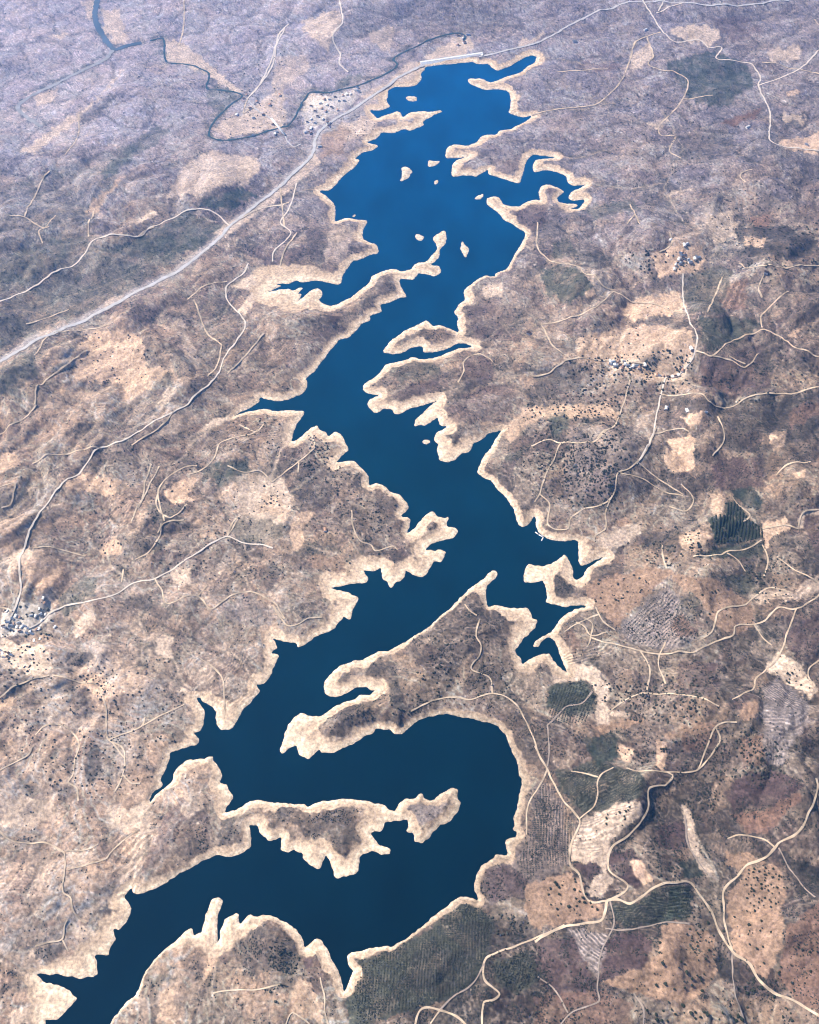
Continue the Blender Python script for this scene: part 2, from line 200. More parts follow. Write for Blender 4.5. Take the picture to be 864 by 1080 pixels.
# ------------------------------------------------------------------ the grid the terrain is built on (finer where the photo looks)
def spread(a, n, f):
    out = []; s = 1.2
    for _ in range(n): s *= f; a += s; out.append(a)
    return out
STEP = 1.15
pyd = np.arange(-10, 1092, STEP); pxd = np.arange(-14, 879, STEP)
up = [v for v in -np.array(spread(10, 40, 1.14)) if v > -590] + [-600]
dn = [v for v in spread(1092, 40, 1.13) if v < 1230] + [1240]
PY = np.concatenate([np.array(up)[::-1], pyd, np.array(dn)])
side = np.array([s for s in spread(0, 60, 1.17) if s < 5200])
PX = np.concatenate([(pxd[0] - side)[::-1], pxd, pxd[-1] + side])
NR, NC = len(PY), len(PX)
_, Yrow = to_ground(np.full(NR, 432.0), PY)
Trow = CAMZ / (SP - (540 - PY) / FPX * CP)
ex = Yrow[-1] - np.array([150, 600, 1600, 4000, 9000, 20000, 29000.0])       # ground behind the viewer
Yrow = np.concatenate([Yrow, ex]); Trow = np.concatenate([Trow, np.full(len(ex), Trow[-1])]); NR = len(Yrow)
GX = np.clip(Trow[:, None] * ((PX[None, :] - 432) / FPX), -30000 - np.abs(PX)[None, :], 30000 + np.abs(PX)[None, :])
GY = np.repeat(Yrow[:, None], NC, 1)
X = GX.ravel(); Y = GY.ravel()

def soften(p, k=.16):
    q = np.roll(p, -1, 0); return np.stack([p * (1 - k) + q * k, p * k + q * (1 - k)], 1).reshape(-1, 2)
LAKE = soften(LAKE); ISL = [soften(soften(i, .22)) for i in ISL]
def to_world_poly(p):
    a, b = to_ground(p[:, 0], p[:, 1]); return np.stack([a, b], 1)
WL = to_world_poly(LAKE); WI = [to_world_poly(p) for p in ISL]

def seg_dist(X, Y, polys, closed=True, far=None):
    A = []; B = []
    for p in polys:
        q = np.roll(p, -1, 0) if closed else p[1:]
        A.append(p if closed else p[:-1]); B.append(q)
    A = np.vstack(A).astype(np.float32); B = np.vstack(B).astype(np.float32); D = B - A
    L2 = np.maximum((D ** 2).sum(1), 1e-6)
    out = np.empty(len(X), np.float32)
    for s in range(0, len(X), 16384):
        x = X[s:s + 16384, None].astype(np.float32) - A[:, 0]; y = Y[s:s + 16384, None].astype(np.float32) - A[:, 1]
        t = np.clip((x * D[:, 0] + y * D[:, 1]) / L2, 0, 1)
        x -= t * D[:, 0]; y -= t * D[:, 1]
        out[s:s + 16384] = np.sqrt((x * x + y * y).min(1))
    return out
def wiggle(x, y): return x + 2.6 * gn(x / 17, y / 17, 5) + 3.5 * gn(x / 60, y / 60, 7), y + 3.2 * gn(x / 17, y / 17, 6) + 4.0 * gn(x / 60, y / 60, 8)
def inside(px, py, poly):
    px = np.asarray(px, float); py = np.asarray(py, float)
    r = np.zeros(px.shape, bool)
    x1, y1 = poly[:, 0], poly[:, 1]; x2, y2 = np.roll(x1, -1), np.roll(y1, -1)
    m = (px > x1.min()) & (px < x1.max()) & (py > y1.min()) & (py < y1.max())
    ix = np.nonzero(m)
    qx, qy = px[ix], py[ix]; c = np.zeros(qx.shape, bool)
    for i in range(len(poly)):
        if y1[i] == y2[i]: continue
        k = ((y1[i] > qy) != (y2[i] > qy)) & (qx < (x2[i] - x1[i]) * (qy - y1[i]) / (y2[i] - y1[i]) + x1[i])
        c ^= k
    r[ix] = c
    return r

near = (GX > WL[:, 0].min() - 1500) & (GX < WL[:, 0].max() + 1500) & (GY < WL[:, 1].max() + 1500) & (GY > WL[:, 1].min() - 1500)
nr = near.ravel()
SD = np.full(NR * NC, 1500.0)
WXX, WYY = wiggle(X, Y)
SD[nr] = np.minimum(seg_dist(WXX[nr], WYY[nr], [WL] + WI), 1500)
wet = np.zeros(NR * NC, bool)
wet[nr] = inside(WXX[nr], WYY[nr], WL)
isle_id = np.zeros(NR * NC, np.int32)
for k, w in enumerate(WI):
    i = inside(WXX, WYY, w); wet[i] = False; isle_id[i] = k + 1
P0X, P0Y = to_pixel(X, Y, np.zeros_like(X))
P0Y[Y < -400] = 1300
# local width of the bare rim, metres
wgt = np.full(len(X), 0.12); acc = np.full(len(X), 0.12 * 7.3)
kk = (SD < 260) & (P0X > -80) & (P0X < 950) & (P0Y > -40) & (P0Y < 1240)
for x, y, w in RIM:
    g = np.exp(-((P0X[kk] - x) ** 2 + (P0Y[kk] - y) ** 2) / (2 * 13.0 ** 2)); wgt[kk] += g; acc[kk] += g * w
depth0 = np.maximum(Y * CP + CAMZ * SP, 300.0)
BW = acc / wgt * depth0 / FPX * .98
BW *= 1 + 0.52 * gn(X / 110, Y / 110, 3) + 0.12 * gn(X / 28, Y / 28, 4)
BW[isle_id > 0] = 40
RIV = np.full(NR * NC, 2000.0)
rv = [to_world_poly(np.array(p)) for p in (RIVER, RIVER_W, RIVER_D, [(447,70),(507,60)])]
fr = (P0Y < 260) & (P0Y > -260) & (P0X < 720) & (P0X > -240)
RIV[fr] = np.minimum(seg_dist(X[fr], Y[fr], rv, closed=False), 2000)

VALLEYS = [(640,585,655,570,672,556,690,540,700,520),(619,194,640,197,670,203,700,195),(612,195,625,188,650,184),(247,440,225,452,205,466,185,492,170,520),(282,303,262,296,245,312,238,330,215,345),(284,299,262,285,255,270),(597,709,620,702,636,712,643,735,640,762,655,780),(348,620,325,612,300,606,270,590,255,570),
 (158,847,140,868,118,884,90,890,50,885,10,890),(36,1028,15,1022,-10,1015),(364,1048,362,1075,365,1110),(287,673,270,650,264,615,240,600),(206,736,196,722,188,700,170,680),(563,122,590,117,615,118,650,110),(567,59,590,64,620,70,650,66),(532,452,556,437,590,430,625,432,660,440,690,428),(498,366,520,352,545,342,570,338),
 (466,418,490,405,510,402),(619,640,640,640,665,652,690,650),(589,167,610,168,640,160),(229,994,224,1025,226,1060),(389,116,370,125,350,140),(338,202,322,200,305,212,290,230),(306,467,290,490,285,520,265,540),(355,488,330,500,310,520),(383,601,360,590,330,580),(269,722,255,705,240,690,225,680),(506,950,525,955,545,965,570,968),(551,700,545,720,530,740),
 (780,500,790,540,800,580,790,640,800,690),(720,850,725,880,745,905,755,935,752,980),(90,560,120,600,150,640,150,700),(60,320,120,300,180,270,230,240),(700,120,720,160,700,200,720,240),(800,230,760,260,740,300,700,330),(130,780,120,830,115,870,120,888)]
def seam(lst): return [to_world_poly(np.array(v, float).reshape(-1, 2)) for v in lst]
VAL = np.full(NR * NC, 2000.0); fr = (P0X > -200) & (P0X < 1060) & (P0Y > -150) & (P0Y < 1200)
VAL[fr] = seg_dist(X[fr] + 22 * gn(X[fr] / 90, Y[fr] / 90, 9), Y[fr] + 22 * gn(X[fr] / 90, Y[fr] / 90, 10), seam(VALLEYS), closed=False)
# ------------------------------------------------------------------ relief
def relief(X, Y):
    wx = X + 60 * gn(X / 320, Y / 320, 11); wy = Y + 60 * gn(X / 320, Y / 320, 12)
    # dissected schist hills: rounded spurs, sharp little valleys running down to the lake
    a = np.abs(gn(wx / 520, wy / 520, 20)); b = np.abs(gn(wx / 230, wy / 230, 21)); c = np.abs(gn(wx / 105, wy / 105, 22)); d = np.abs(gn(wx / 48, wy / 48, 23))
    e = gn(X / 22, Y / 22, 24); f = np.abs(gn(wx / 24, wy / 24, 25))
    # west of the lake the beds strike north-east: long parallel ribs
    u = X * .50 + Y * .866; v = -X * .866 + Y * .50; v = v + 40 * gn(X / 300, Y / 300, 26)
    ribs = np.abs(gn(u / 330, v / 75, 27)) * 17 + np.abs(gn(u / 190, v / 36, 28)) * 7
    wst = sstep(250, -250, X - .05 * Y)
    return 62 * a + 34 * b * (0.5 + a) + 16 * c * (0.4 + b) + 6.5 * d * (0.5 + c) + 1.5 * f + 0.6 * e + ribs * wst * .32
HILL = relief(X, Y)
land = ~wet
rise = 1 - np.exp(-np.maximum(SD - 0.75 * BW, 0) / 130.0)
rise *= 0.04 + 0.96 * sstep(30, 450, RIV)
rise *= 0.22 + 0.78 * sstep(4, 230, VAL)
_h = np.array(HIGHWAY); _h = np.stack(to_ground(_h[:, 0], _h[:, 1], 15.0), 1)
HWD = np.full(NR * NC, 2000.0); fr = (P0X < 520) & (P0X > -200) & (P0Y < 520) & (P0Y > -60); HWD[fr] = seg_dist(X[fr], Y[fr], [_h], closed=False)
rise *= 0.35 + 0.65 * sstep(20, 200, HWD)
rise *= 1 - .58 * sstep(3000, 5000, Y)
Z = 1.0 * sstep(0, 6, SD) + 7.5 * np.clip(SD / BW, 0, 1) ** 0.85 + rise * (4 + 1.42 * HILL)
Z += np.where(SD < 3 * BW, 0.35, 0.8) * gn(X / 13, Y / 13, 31) * sstep(2, 25, SD)
Z += 0.5 * sstep(4, 20, SD) * gn(X / 30, Y / 30, 32)
ii = isle_id > 0
Z[ii] = 0.4 + 0.16 * SD[ii] + 0.25 * gn(X[ii] / 10, Y[ii] / 10, 33) * sstep(2, 12, SD[ii])
Z = np.maximum(Z, 0.02 * np.minimum(SD, 20))
Z[wet] = -0.22 * np.minimum(SD[wet], 60)
# knolls whose terraces ring them
KNOLLS = [(818,775,80,22), (800,728,60,18), (715,955,60,15), (620,1010,60,16)]
for kx, ky, r, h in KNOLLS:
    gx, gy = to_ground(kx, ky); Z += np.where(land, h * np.exp(-((X - gx) ** 2 + (Y - gy) ** 2) / (2 * (r * 1.6) ** 2)), 0)
# far ranges outside the reservoir's basin
far = sstep(7500, 14000, np.hypot(X, Y - 2500))
Z += np.where(land, far * 160 * np.abs(fbm(X / 2600, Y / 2600, 4, 41)), 0)
ZG = Z.reshape(NR, NC)
PXV, PYV = to_pixel(X, Y, np.where(wet, 0, Z))
PYV[Y < -400] = 1300

_rowkey = -Yrow
def height(x, y):
    """terrain height at world points, read from the grid"""
    x = np.atleast_1d(np.asarray(x, float)); y = np.atleast_1d(np.asarray(y, float))
    r = np.clip(np.interp(-y, _rowkey, np.arange(NR)), 0, NR - 1.001)
    t = np.interp(-y, _rowkey, Trow)
    c = np.clip(np.interp(432 + FPX * x / t, PX, np.arange(NC)), 0, NC - 1.001)
    i = r.astype(int); j = c.astype(int); u = r - i; v = c - j
    return (ZG[i, j] * (1 - v) + ZG[i, j + 1] * v) * (1 - u) + (ZG[i + 1, j] * (1 - v) + ZG[i + 1, j + 1] * v) * u
def surveyed(px, py):
    """the point of the terrain seen at a photo pixel"""
    px = np.atleast_1d(np.asarray(px, float)); py = np.atleast_1d(np.asarray(py, float)); z = np.zeros(len(px))
    for _ in range(9):
        x, y = to_ground(px, py, z); z = 0.4 * z + 0.6 * np.maximum(height(x, y), 0)
    x, y = to_ground(px, py, z)
    return x, y, height(x, y)
# ------------------------------------------------------------------ land cover: ground colour as linear albedo, with some haze veil painted in
KIND = {'F': (.56,.375,.245), 'B': (.30,.188,.122), 'R': (.175,.10,.072), 'S': (.155,.12,.105), 'D': (.052,.044,.040), 'G': (.058,.062,.047), 'O': (.044,.054,.044), 'M': (.082,.052,.052), 'W': (.60,.52,.43), 'P': (.50,.375,.275), 'N': (.64,.48,.345), 'L': (.22,.18,.165)}
COVER = []  # kind, strength, edge warp px, points
def cov(k, pts, s=0.85, w=2.0): COVER.append((k, s, w, np.array(pts)))
# -- upper left
cov('P', CF(310,30,360,20,390,120,350,135,320,100), .8); cov('P', CF(240,0,300,0,280,60), .6); cov('P', CF(60,460,220,350,300,300,380,200,350,250,240,360,100,470), .8, 1.5)
cov('F', CF(255,650,270,620,380,530,340,580,290,650), .9); cov('N', CF(405,685,460,635,480,650,430,680), .8, 1); cov('P', CF(500,610,560,500,640,460,780,480,790,530,640,580), .6)
cov('G', CF(640,260,730,280,690,340,620,320), .5); cov('D', CF(240,350,370,270,300,350,250,380), .7); cov('O', CF(590,620,730,570,780,590,700,640), .8); cov('O', CF(320,500,470,380,520,400,300,560), .5)
cov('P', CF(640,390,760,330,864,260,864,380,700,420), .7); cov('P', CF(100,290,180,265,160,310,110,320), .7); cov('P', CF(500,120,560,130,640,200,740,280,720,290,640,230,560,200,510,185), .8); cov('P', CF(150,110,200,95,215,105,160,120), .7)
cov('O', CF(560,640,690,690,600,760,420,780,300,760,420,725,520,670), .55); cov('O', CF(0,560,260,480,420,430,300,640,280,730,100,860,0,864), .3)
cov('P', C(240,0,4.32,340,90,510,40,525,100,480,170,460,240,400,180,350,140), .85); cov('P', C(240,0,4.32,220,260,350,250,380,300,300,380,200,400), .55); cov('P', C(240,0,4.32,640,150,760,120,740,250,650,190), .6)
cov('N', C(250,80,7.2,560,140,700,140,690,200,620,250,500,270,510,190), .5); cov('W', C(320,40,7.2,20,470,130,430,300,420,430,370,400,460,300,540,100,680,0,720,0,600), .5); cov('P', C(320,40,7.2,330,640,560,560,640,470,560,640,560,740,300,780,130,760), .8)
cov('B', C(330,120,7.2,50,180,200,90,300,120,250,200,230,290,60,350), .55); cov('P', C(320,40,7.2,430,440,640,340,690,280,760,210,864,180,864,370,690,375,600,420,520,480), .75); cov('P', [(448,60),(470,45),(492,35),(498,50),(490,60),(452,68)], .8)
cov('G', C(320,40,7.2,250,330,430,260,430,320,240,390), .55); cov('P', C(250,80,7.2,0,640,160,620,180,700,100,800,0,860), .6)
cov('P', C(480,30,7.2,470,140,520,60,560,100,660,20,690,20,600,110,520,150), .8, 1); cov('P', [(225,245),(248,232),(300,196),(316,176),(330,160),(338,172),(300,205),(262,232),(238,250)], .7, 1)
cov('D', [(345,10),(420,0),(520,0),(560,30),(470,40),(440,30),(400,45),(365,40)], .3)
# -- upper right
cov('P', CE(410,90,480,75,560,85,570,120,530,140,450,120), .8); cov('P', CE(700,160,800,135,810,180,720,190), .7); cov('P', CE(285,170,350,130,360,170,300,220), .8); cov('R', CE(560,370,680,330,690,345,600,385), .8); cov('F', CE(740,430,864,400,864,470,760,450), .8)
cov('O', CE(400,190,540,150,650,200,670,260,560,330,470,300,430,230), .75); cov('D', CE(740,350,830,340,830,385,740,390), .7); cov('F', CE(755,285,800,268,795,295), .8); cov('P', CE(750,345,820,350,815,375,760,372), .6); cov('P', CE(330,380,410,362,380,390), .7)
cov('M', CE(540,60,640,50,700,90,600,130), .5); cov('D', CE(430,420,560,390,620,440,560,500,440,480), .4); cov('R', CE(120,195,260,190,250,212,130,220), .4); cov('R', CE(650,660,720,650,720,690,680,705), .75); cov('P', CE(520,660,600,640,620,720,540,740), .7); cov('P', CE(390,590,490,570,480,580,400,600), .6)
cov('D', CD(600,120,760,110,864,150,864,190,780,215,640,190), .75); cov('F', CD(640,145,700,150,690,175,640,170), .6); cov('F', CD(350,200,440,165,510,175,520,220,490,250,380,265), .9); cov('F', CD(220,370,330,330,440,310,455,370,300,400), .85); cov('F', CD(130,450,330,410,480,430,490,490,440,570,350,590,230,530,130,520), .55)
cov('N', CD(220,515,320,515,325,545,240,548), .8, 1); cov('N', CD(365,560,440,560,480,490,490,495,450,575,400,590), .7, 1); cov('F', CD(0,660,230,650,260,690,100,695,0,690), .7); cov('F', CD(440,690,510,670,500,710,470,725), .85); cov('F', CD(410,760,480,740,490,790,430,810), .85); cov('F', CD(390,810,480,830,470,864,400,850), .8)
cov('F', CD(710,750,740,720,770,750,740,795,720,790), .9); cov('G', CD(20,240,130,230,180,300,100,350,30,310), .8); cov('G', CD(50,160,110,150,130,200,60,210), .6); cov('G', CD(150,50,300,30,320,60,180,90), .55); cov('G', CD(500,380,690,400,660,440,540,490,510,470), .8); cov('G', CD(440,280,550,230,600,250,580,380,470,370), .5)
cov('P', CD(520,80,600,60,620,110,540,135), .5); cov('R', CD(600,280,650,270,640,360,560,360), .6); cov('F', CD(150,315,180,297,185,318,160,330), .85, 1); cov('N', CD(265,435,280,430,275,450,250,480), .7, 1)
cov('D', CD(0,560,120,520,200,560,140,610,0,640), .5); cov('D', CD(560,660,864,610,864,740,800,760,700,740,640,800,570,790), .6); cov('M', CD(500,520,690,470,720,600,600,640,500,610), .6); cov('D', CD(660,500,720,490,730,550,670,560), .6); cov('G', CD(30,670,100,665,105,720,50,750), .6); cov('D', CD(420,620,500,640,470,690,430,670), .5)
cov('F', CD(760,440,830,410,790,450), .7); cov('R', CD(780,660,864,640,864,680,770,730), .5)
# -- middle right
cov('B', CC(150,480,240,450,340,425,420,440,360,500,300,555,250,610,200,560,150,500), .95); cov('B', CC(400,440,540,465,650,530,680,600,600,635,540,600,500,520,420,470), .75); cov('L', CC(260,600,400,480,470,560,500,650,400,680,280,655), .7); cov('G', CC(440,510,500,520,480,640,420,600), .4); cov('R', CC(410,600,450,565,500,630,440,645), .6)
cov('B', CC(245,290,275,275,300,290,290,302,255,303), 1, .5); cov('O', CC(600,200,650,175,690,210,690,250,650,250,620,225), .85); cov('O', CC(575,230,610,222,650,280,580,270), .9, 1); cov('O', CC(520,275,600,272,650,282,690,310,700,335,640,350,545,360,540,310), .95, 1); cov('G', CC(480,392,560,365,690,345,700,390,620,400), .85)
cov('F', CC(690,290,760,278,770,310,730,330,700,380,690,330), .75); cov('P', CC(800,310,808,260,830,250,880,248,880,268,825,268,812,310), .7, 1); cov('M', CC(825,272,870,272,870,395,815,310), .7); cov('N', CC(700,740,740,680,800,720,860,800,840,830,760,770), .75); cov('L', CC(690,800,740,760,830,830,820,900,760,930,700,880), .7)
cov('M', CC(535,130,560,100,700,90,700,180,560,200), .7); cov('D', CC(660,60,864,0,864,110,760,120,700,160), .55); cov('F', CC(780,140,825,128,820,155,790,160), .95, 1); cov('F', CC(400,70,480,60,480,130,420,140), .65); cov('P', CC(190,340,240,310,300,290,340,305,300,340,240,370,190,400), .7)
cov('D', CC(320,320,450,310,480,370,400,390,330,370), .5); cov('M', CC(440,700,560,720,560,820,430,800), .5); cov('G', CC(40,790,150,770,190,830,160,864,40,864), .8); cov('P', CC(90,735,130,722,180,728,228,790,215,870,240,910,190,900,185,860,195,800,160,765,110,752,70,780), .8)
cov('M', CC(750,640,864,560,864,720,790,700), .65); cov('G', CC(560,450,660,450,680,510,600,500), .55); cov('F', CC(540,200,575,210,575,260,540,270), .6); cov('D', CC(830,380,864,380,864,460,800,420), .6); cov('P', CC(660,520,700,490,780,500,820,480,864,440,864,500,800,530,740,520,690,545), .5); cov('L', CC(100,0,330,0,300,110,230,220,90,220), .3)
cov('D', CC(90,215,200,225,280,200,270,250,130,250), .5); cov('F', CC(430,340,500,310,540,330,500,380,450,370), .55); cov('F', C(380,400,2.88,430,150,500,90,640,80,780,95,790,115,560,115,490,150,460,200), .55); cov('G', C(380,400,2.88,570,110,620,95,620,150,590,190), .5); cov('R', C(490,580,5.76,600,460,650,500,710,560,670,640,640,560), .6)
# -- lower right
cov('B', CA(-30,440,0,430,60,415,110,400,150,440,160,490,210,500,200,540,90,560,0,575,-30,520), .95); cov('P', CA(145,245,260,190,330,195,325,225,230,310,222,400,240,430,215,470,165,480,160,440,210,400,180,375,115,370,110,340), .7); cov('M', CA(120,375,190,375,195,410,160,435), .8); cov('M', CA(230,345,290,330,340,395,310,460,280,440,225,390), .95)
cov('F', CA(290,370,320,365,360,425,330,445,300,405), .85, 1); cov('G', CA(230,490,300,500,370,450,470,440,482,490,470,545,380,560,270,570,230,530), .85); cov('O', CA(405,450,445,445,445,545,400,545), .8); cov('M', CA(205,740,190,640,250,590,340,590,360,640,330,690), .95); cov('B', CA(390,560,470,560,545,600,550,720,500,780,430,800,300,770,210,740,330,690,375,650), .85)
cov('D', CA(555,640,620,690,630,730,590,740,550,700), .95); cov('B', CA(590,565,700,510,760,540,750,640,700,730,650,680,600,640), .95); cov('R', CA(770,560,864,500,900,520,900,840,800,800,740,720), .75); cov('D', CA(740,340,864,390,900,400,900,520,790,440), .9); cov('M', CA(575,160,640,100,750,100,820,140,740,200,600,210), .85)
cov('R', CA(590,225,700,215,800,160,815,175,740,250,700,290,640,280), .85); cov('B', CA(580,340,660,350,700,370,620,400,580,370), .8); cov('B', CA(640,390,740,380,770,480,740,530,660,540,590,560,580,480), .75); cov('M', CA(370,260,450,250,470,330,420,340,370,310), .8); cov('F', CA(370,0,400,10,395,100,370,80), .8, 1); cov('F', CA(245,10,300,30,290,70,250,60), .95, 1)
cov('G', CA(60,100,200,60,340,110,330,170,200,220,140,220,90,170), .75); cov('O', CA(140,0,250,-30,260,60,190,75), .7); cov('L', CA(100,570,230,590,190,720,140,660), .8); cov('M', CA(10,600,120,600,180,740,100,820,0,720), .75); cov('O', CA(440,370,500,360,512,420,450,420), .85); cov('P', CA(445,200,475,220,500,340,550,400,530,420,500,390,465,310), .75, 1)
cov('G', CB(60,680,180,640,290,580,380,500,450,505,500,560,480,640,440,740,380,775,260,820,60,880,40,800), .9); cov('D', CB(250,640,440,640,430,740,330,780,220,760), .5); cov('S', CB(450,390,540,380,600,300,620,120,700,180,720,380,600,440,580,480,480,500), .75); cov('M', CB(460,400,540,380,600,430,580,480,480,490), .6); cov('G', CB(480,680,600,640,640,720,560,780,500,740), .7); cov('D', CB(380,560,600,540,590,600,480,660), .5)
cov('R', CA(0,780,200,760,300,800,280,900,0,900), .5); cov('M', CA(340,0,560,0,640,60,560,110,420,100), .35); cov('B', C(720,700,6,380,240,480,230,490,290,420,360,360,330), .8); cov('R', C(720,700,6,0,390,230,370,200,470,150,560,0,560), .5); cov('L', C(720,700,6,480,270,620,240,800,260,810,360,700,500,560,480), .6); cov('L', C(720,700,6,500,400,700,500,640,640,530,640), .7); cov('R', C(720,700,6,360,480,500,450,540,640,380,660), .55)
cov('B', C(540,700,4.32,370,300,450,265,600,250,590,280,460,300,390,330), .8); cov('B', C(540,700,4.32,690,320,780,290,864,270,864,330,700,345), .7); cov('G', C(540,700,4.32,165,100,350,80,390,200,330,240,220,230,160,200), .7); cov('O', C(540,700,4.32,370,340,470,330,480,440,360,450), .75); cov('P', C(540,700,4.32,190,20,330,10,420,100,440,210,540,225,540,245,400,240,400,160,350,75,260,80,190,95), .85, 1)
# -- left
cov('F', CG(225,340,300,285,390,280,430,310,450,400,440,440,390,460,340,440,230,440), .75); cov('F', CG(380,440,450,400,530,400,480,440,420,490,370,500), .6); cov('F', CG(0,660,40,650,70,690,0,715), .8); cov('F', CG(200,740,260,715,380,740,340,785,220,770), .7); cov('F', CG(500,770,550,740,600,730,560,800,510,800), .7); cov('P', CG(720,770,860,740,890,800,864,864,730,860), .8)
cov('P', CG(470,520,510,450,540,460,490,530), .7, 1); cov('P', CG(700,410,790,310,780,340,720,410), .6, 1); cov('P', CG(480,570,550,550,550,600,490,600), .6); cov('O', CG(650,690,760,680,750,740,660,760), .6); cov('D', CG(560,190,690,170,740,270,660,400,580,380), .25); cov('N', CG(700,150,760,115,830,120,875,135,864,155,800,170,745,240,720,225,770,165), .7, 1); cov('N', CG(590,600,640,560,700,540,760,500,790,470,790,490,720,545,650,575), .6, 1)
cov('P', CG(310,215,340,175,400,180,340,210), .7, 1); cov('P', CG(120,290,150,275,190,285,120,310), .7, 1); cov('O', CG(0,60,200,0,640,0,400,160,200,250,0,340), .4); cov('O', CG(0,400,100,340,120,420,40,480,0,470), .45); cov('P', CG(480,270,560,250,610,400,580,400,540,290), .4)
cov('F', CH(300,230,350,190,380,240,310,250), .9, 1); cov('F', CH(500,60,560,40,590,80,520,90), .75); cov('F', CH(600,190,660,170,650,200), .6); cov('N', CH(40,230,90,220,90,260,40,290,10,300), .6); cov('F', CH(70,310,150,280,200,300,130,350), .6); cov('W', CH(0,440,60,390,160,390,160,440,80,490,0,495), .7); cov('N', CH(0,500,60,515,130,520,165,570,150,605,100,612,60,590,0,590), .85)
cov('N', CH(220,480,245,430,285,400,290,440,260,480,230,500), .7, 1); cov('O', CH(170,400,200,350,250,310,300,320,290,370,200,430), .6); cov('D', CH(370,380,460,360,460,410,370,420), .6); cov('P', CH(520,290,580,280,590,340,530,330), .8); cov('F', CH(250,640,300,600,340,640,290,670), .75); cov('F', CH(0,660,40,680,30,720,0,720), .8); cov('N', CH(50,760,90,760,80,790,50,790), .7)
cov('D', CH(195,550,270,540,290,560,250,585,200,580), .7); cov('P', CH(470,490,520,490,520,560,480,550), .7); cov('P', CH(720,50,800,20,864,30,864,170,790,170,740,120), .5); cov('N', CH(530,655,560,650,600,670,620,690,590,680), .6); cov('L', CH(660,400,760,365,830,420,820,470,700,450), .4); cov('F', CH(780,470,840,440,850,520,800,520), .5); cov('P', CH(560,590,640,560,660,620,600,650), .5)
cov('P', CH(720,0,864,10,864,120,790,120,720,90), .45); cov('D', CH(210,650,260,640,270,700,215,700), .5); cov('G', CH(440,90,560,100,560,150,470,150), .35); cov('P', CH(640,160,740,130,860,130,860,200,740,205), .4)
cov('D', CI(400,200,430,130,455,200,470,280,410,330,385,300), .75); cov('P', CI(0,400,120,390,250,420,290,470,150,520,0,540), .75); cov('D', CI(110,340,230,350,210,400,120,390), .5); cov('D', CI(240,340,340,345,350,400,280,400), .5); cov('N', CI(490,440,590,450,660,410,690,420,640,520,560,540,500,520), .55); cov('P', CI(310,640,430,650,480,680,320,720), .5); cov('P', CI(620,540,700,440,680,560,640,700,560,860,520,800,600,660), .4)
cov('D', C(10,920,5.4,500,245,540,180,590,130,620,220,580,245), .75); cov('D', C(10,920,5.4,130,450,300,400,330,430,230,520,150,490), .7); cov('D', C(10,920,5.4,180,390,240,340,300,340,250,380), .5); cov('D', C(10,920,5.4,150,660,240,680,250,710,180,720,120,790,110,750), .5); cov('N', C(10,920,5.4,340,300,480,320,500,360,450,385,370,360), .6); cov('P', C(10,920,5.4,400,250,500,160,530,170,460,260), .6); cov('N', C(10,920,5.4,0,800,100,760,220,830,190,870,0,870), .5)
cov('D', C(140,780,5.76,540,480,610,480,620,560,660,590,660,640,510,660), .6); cov('P', C(140,780,5.76,310,330,380,300,440,350,430,420,350,480,300,440), .55); cov('M', C(140,780,5.76,200,480,300,340,310,500,200,700,60,830,40,800), .45)
cov('D', C(240,920,5.4,60,360,200,300,300,310,380,380,420,480,380,580,240,560,100,600), .55); cov('M', C(240,920,5.4,440,560,440,480,490,430,490,530), .75); cov('F', C(110,920,5.4,590,470,645,400,640,500,600,580,565,640,575,560), .8, 1); cov('D', C(110,920,5.4,430,490,560,450,585,560,560,600,470,570), .5); cov('F', C(240,920,5.4,370,640,440,600,530,740,540,860,360,800), .6); cov('F', C(110,920,5.4,330,660,400,640,400,864,290,864), .5); cov('G', C(110,920,5.4,250,590,420,570,420,620,260,650), .4)
cov('M', C(110,920,5.4,650,440,700,410,700,520,650,520), .55); cov('P', C(240,370,5.76,390,540,330,580,300,640,285,700,300,690,335,600), .9, 1); cov('D', C(240,370,5.76,430,700,600,700,580,830,440,830), .35); cov('D', C(240,370,5.76,0,640,120,640,160,720,40,770), .35)
cov('F', C(200,450,5.76,610,600,660,520,780,510,700,590,680,740,620,760), .65); cov('D', C(200,450,5.76,660,390,864,360,864,480,760,490,670,500), .5); cov('F', C(200,450,5.76,410,540,450,400,520,420,620,520,560,570,480,520), .5); cov('G', C(200,450,5.76,240,620,320,530,420,550,600,600,560,680,420,710,310,700), .5); cov('O', C(200,450,5.76,100,230,250,210,340,180,380,270,250,310,60,330), .5)
cov('B', C(250,580,5.76,430,50,480,30,640,40,700,140,640,150,560,110,460,100), .6); cov('D', C(250,580,5.76,80,130,220,80,280,120,220,270,100,180), .5); cov('D', C(250,580,5.76,370,350,440,410,400,420,360,370), .6)
# -- scrub caps on the headlands
cov('D', C(350,490,5.76,480,450,580,320,640,350,660,390,600,420,540,450), .75, 1.2); cov('D', C(350,490,5.76,430,565,540,535,560,580,530,620,480,590), .7, 1.2); cov('D', C(350,490,5.76,340,620,360,560,420,530,415,580), .6, 1.2); cov('D', C(350,490,5.76,100,540,180,560,260,520,330,540,280,590,200,580), .45); cov('D', C(350,490,5.76,250,230,380,180,400,240,330,280,260,300), .45)
cov('D', C(370,320,5.76,240,260,400,140,470,160,560,150,610,190,540,240,470,260,440,220,380,210,300,240), .5, 1.2); cov('G', C(370,320,5.76,210,400,380,340,500,350,560,420,420,480,240,460), .45); cov('M', C(370,320,5.76,260,560,330,500,540,460,540,560,340,610), .5); cov('M', C(370,320,5.76,660,440,690,360,790,310,864,360,864,480,700,530), .6); cov('M', C(370,320,5.76,140,600,210,570,180,610,140,625), .5)
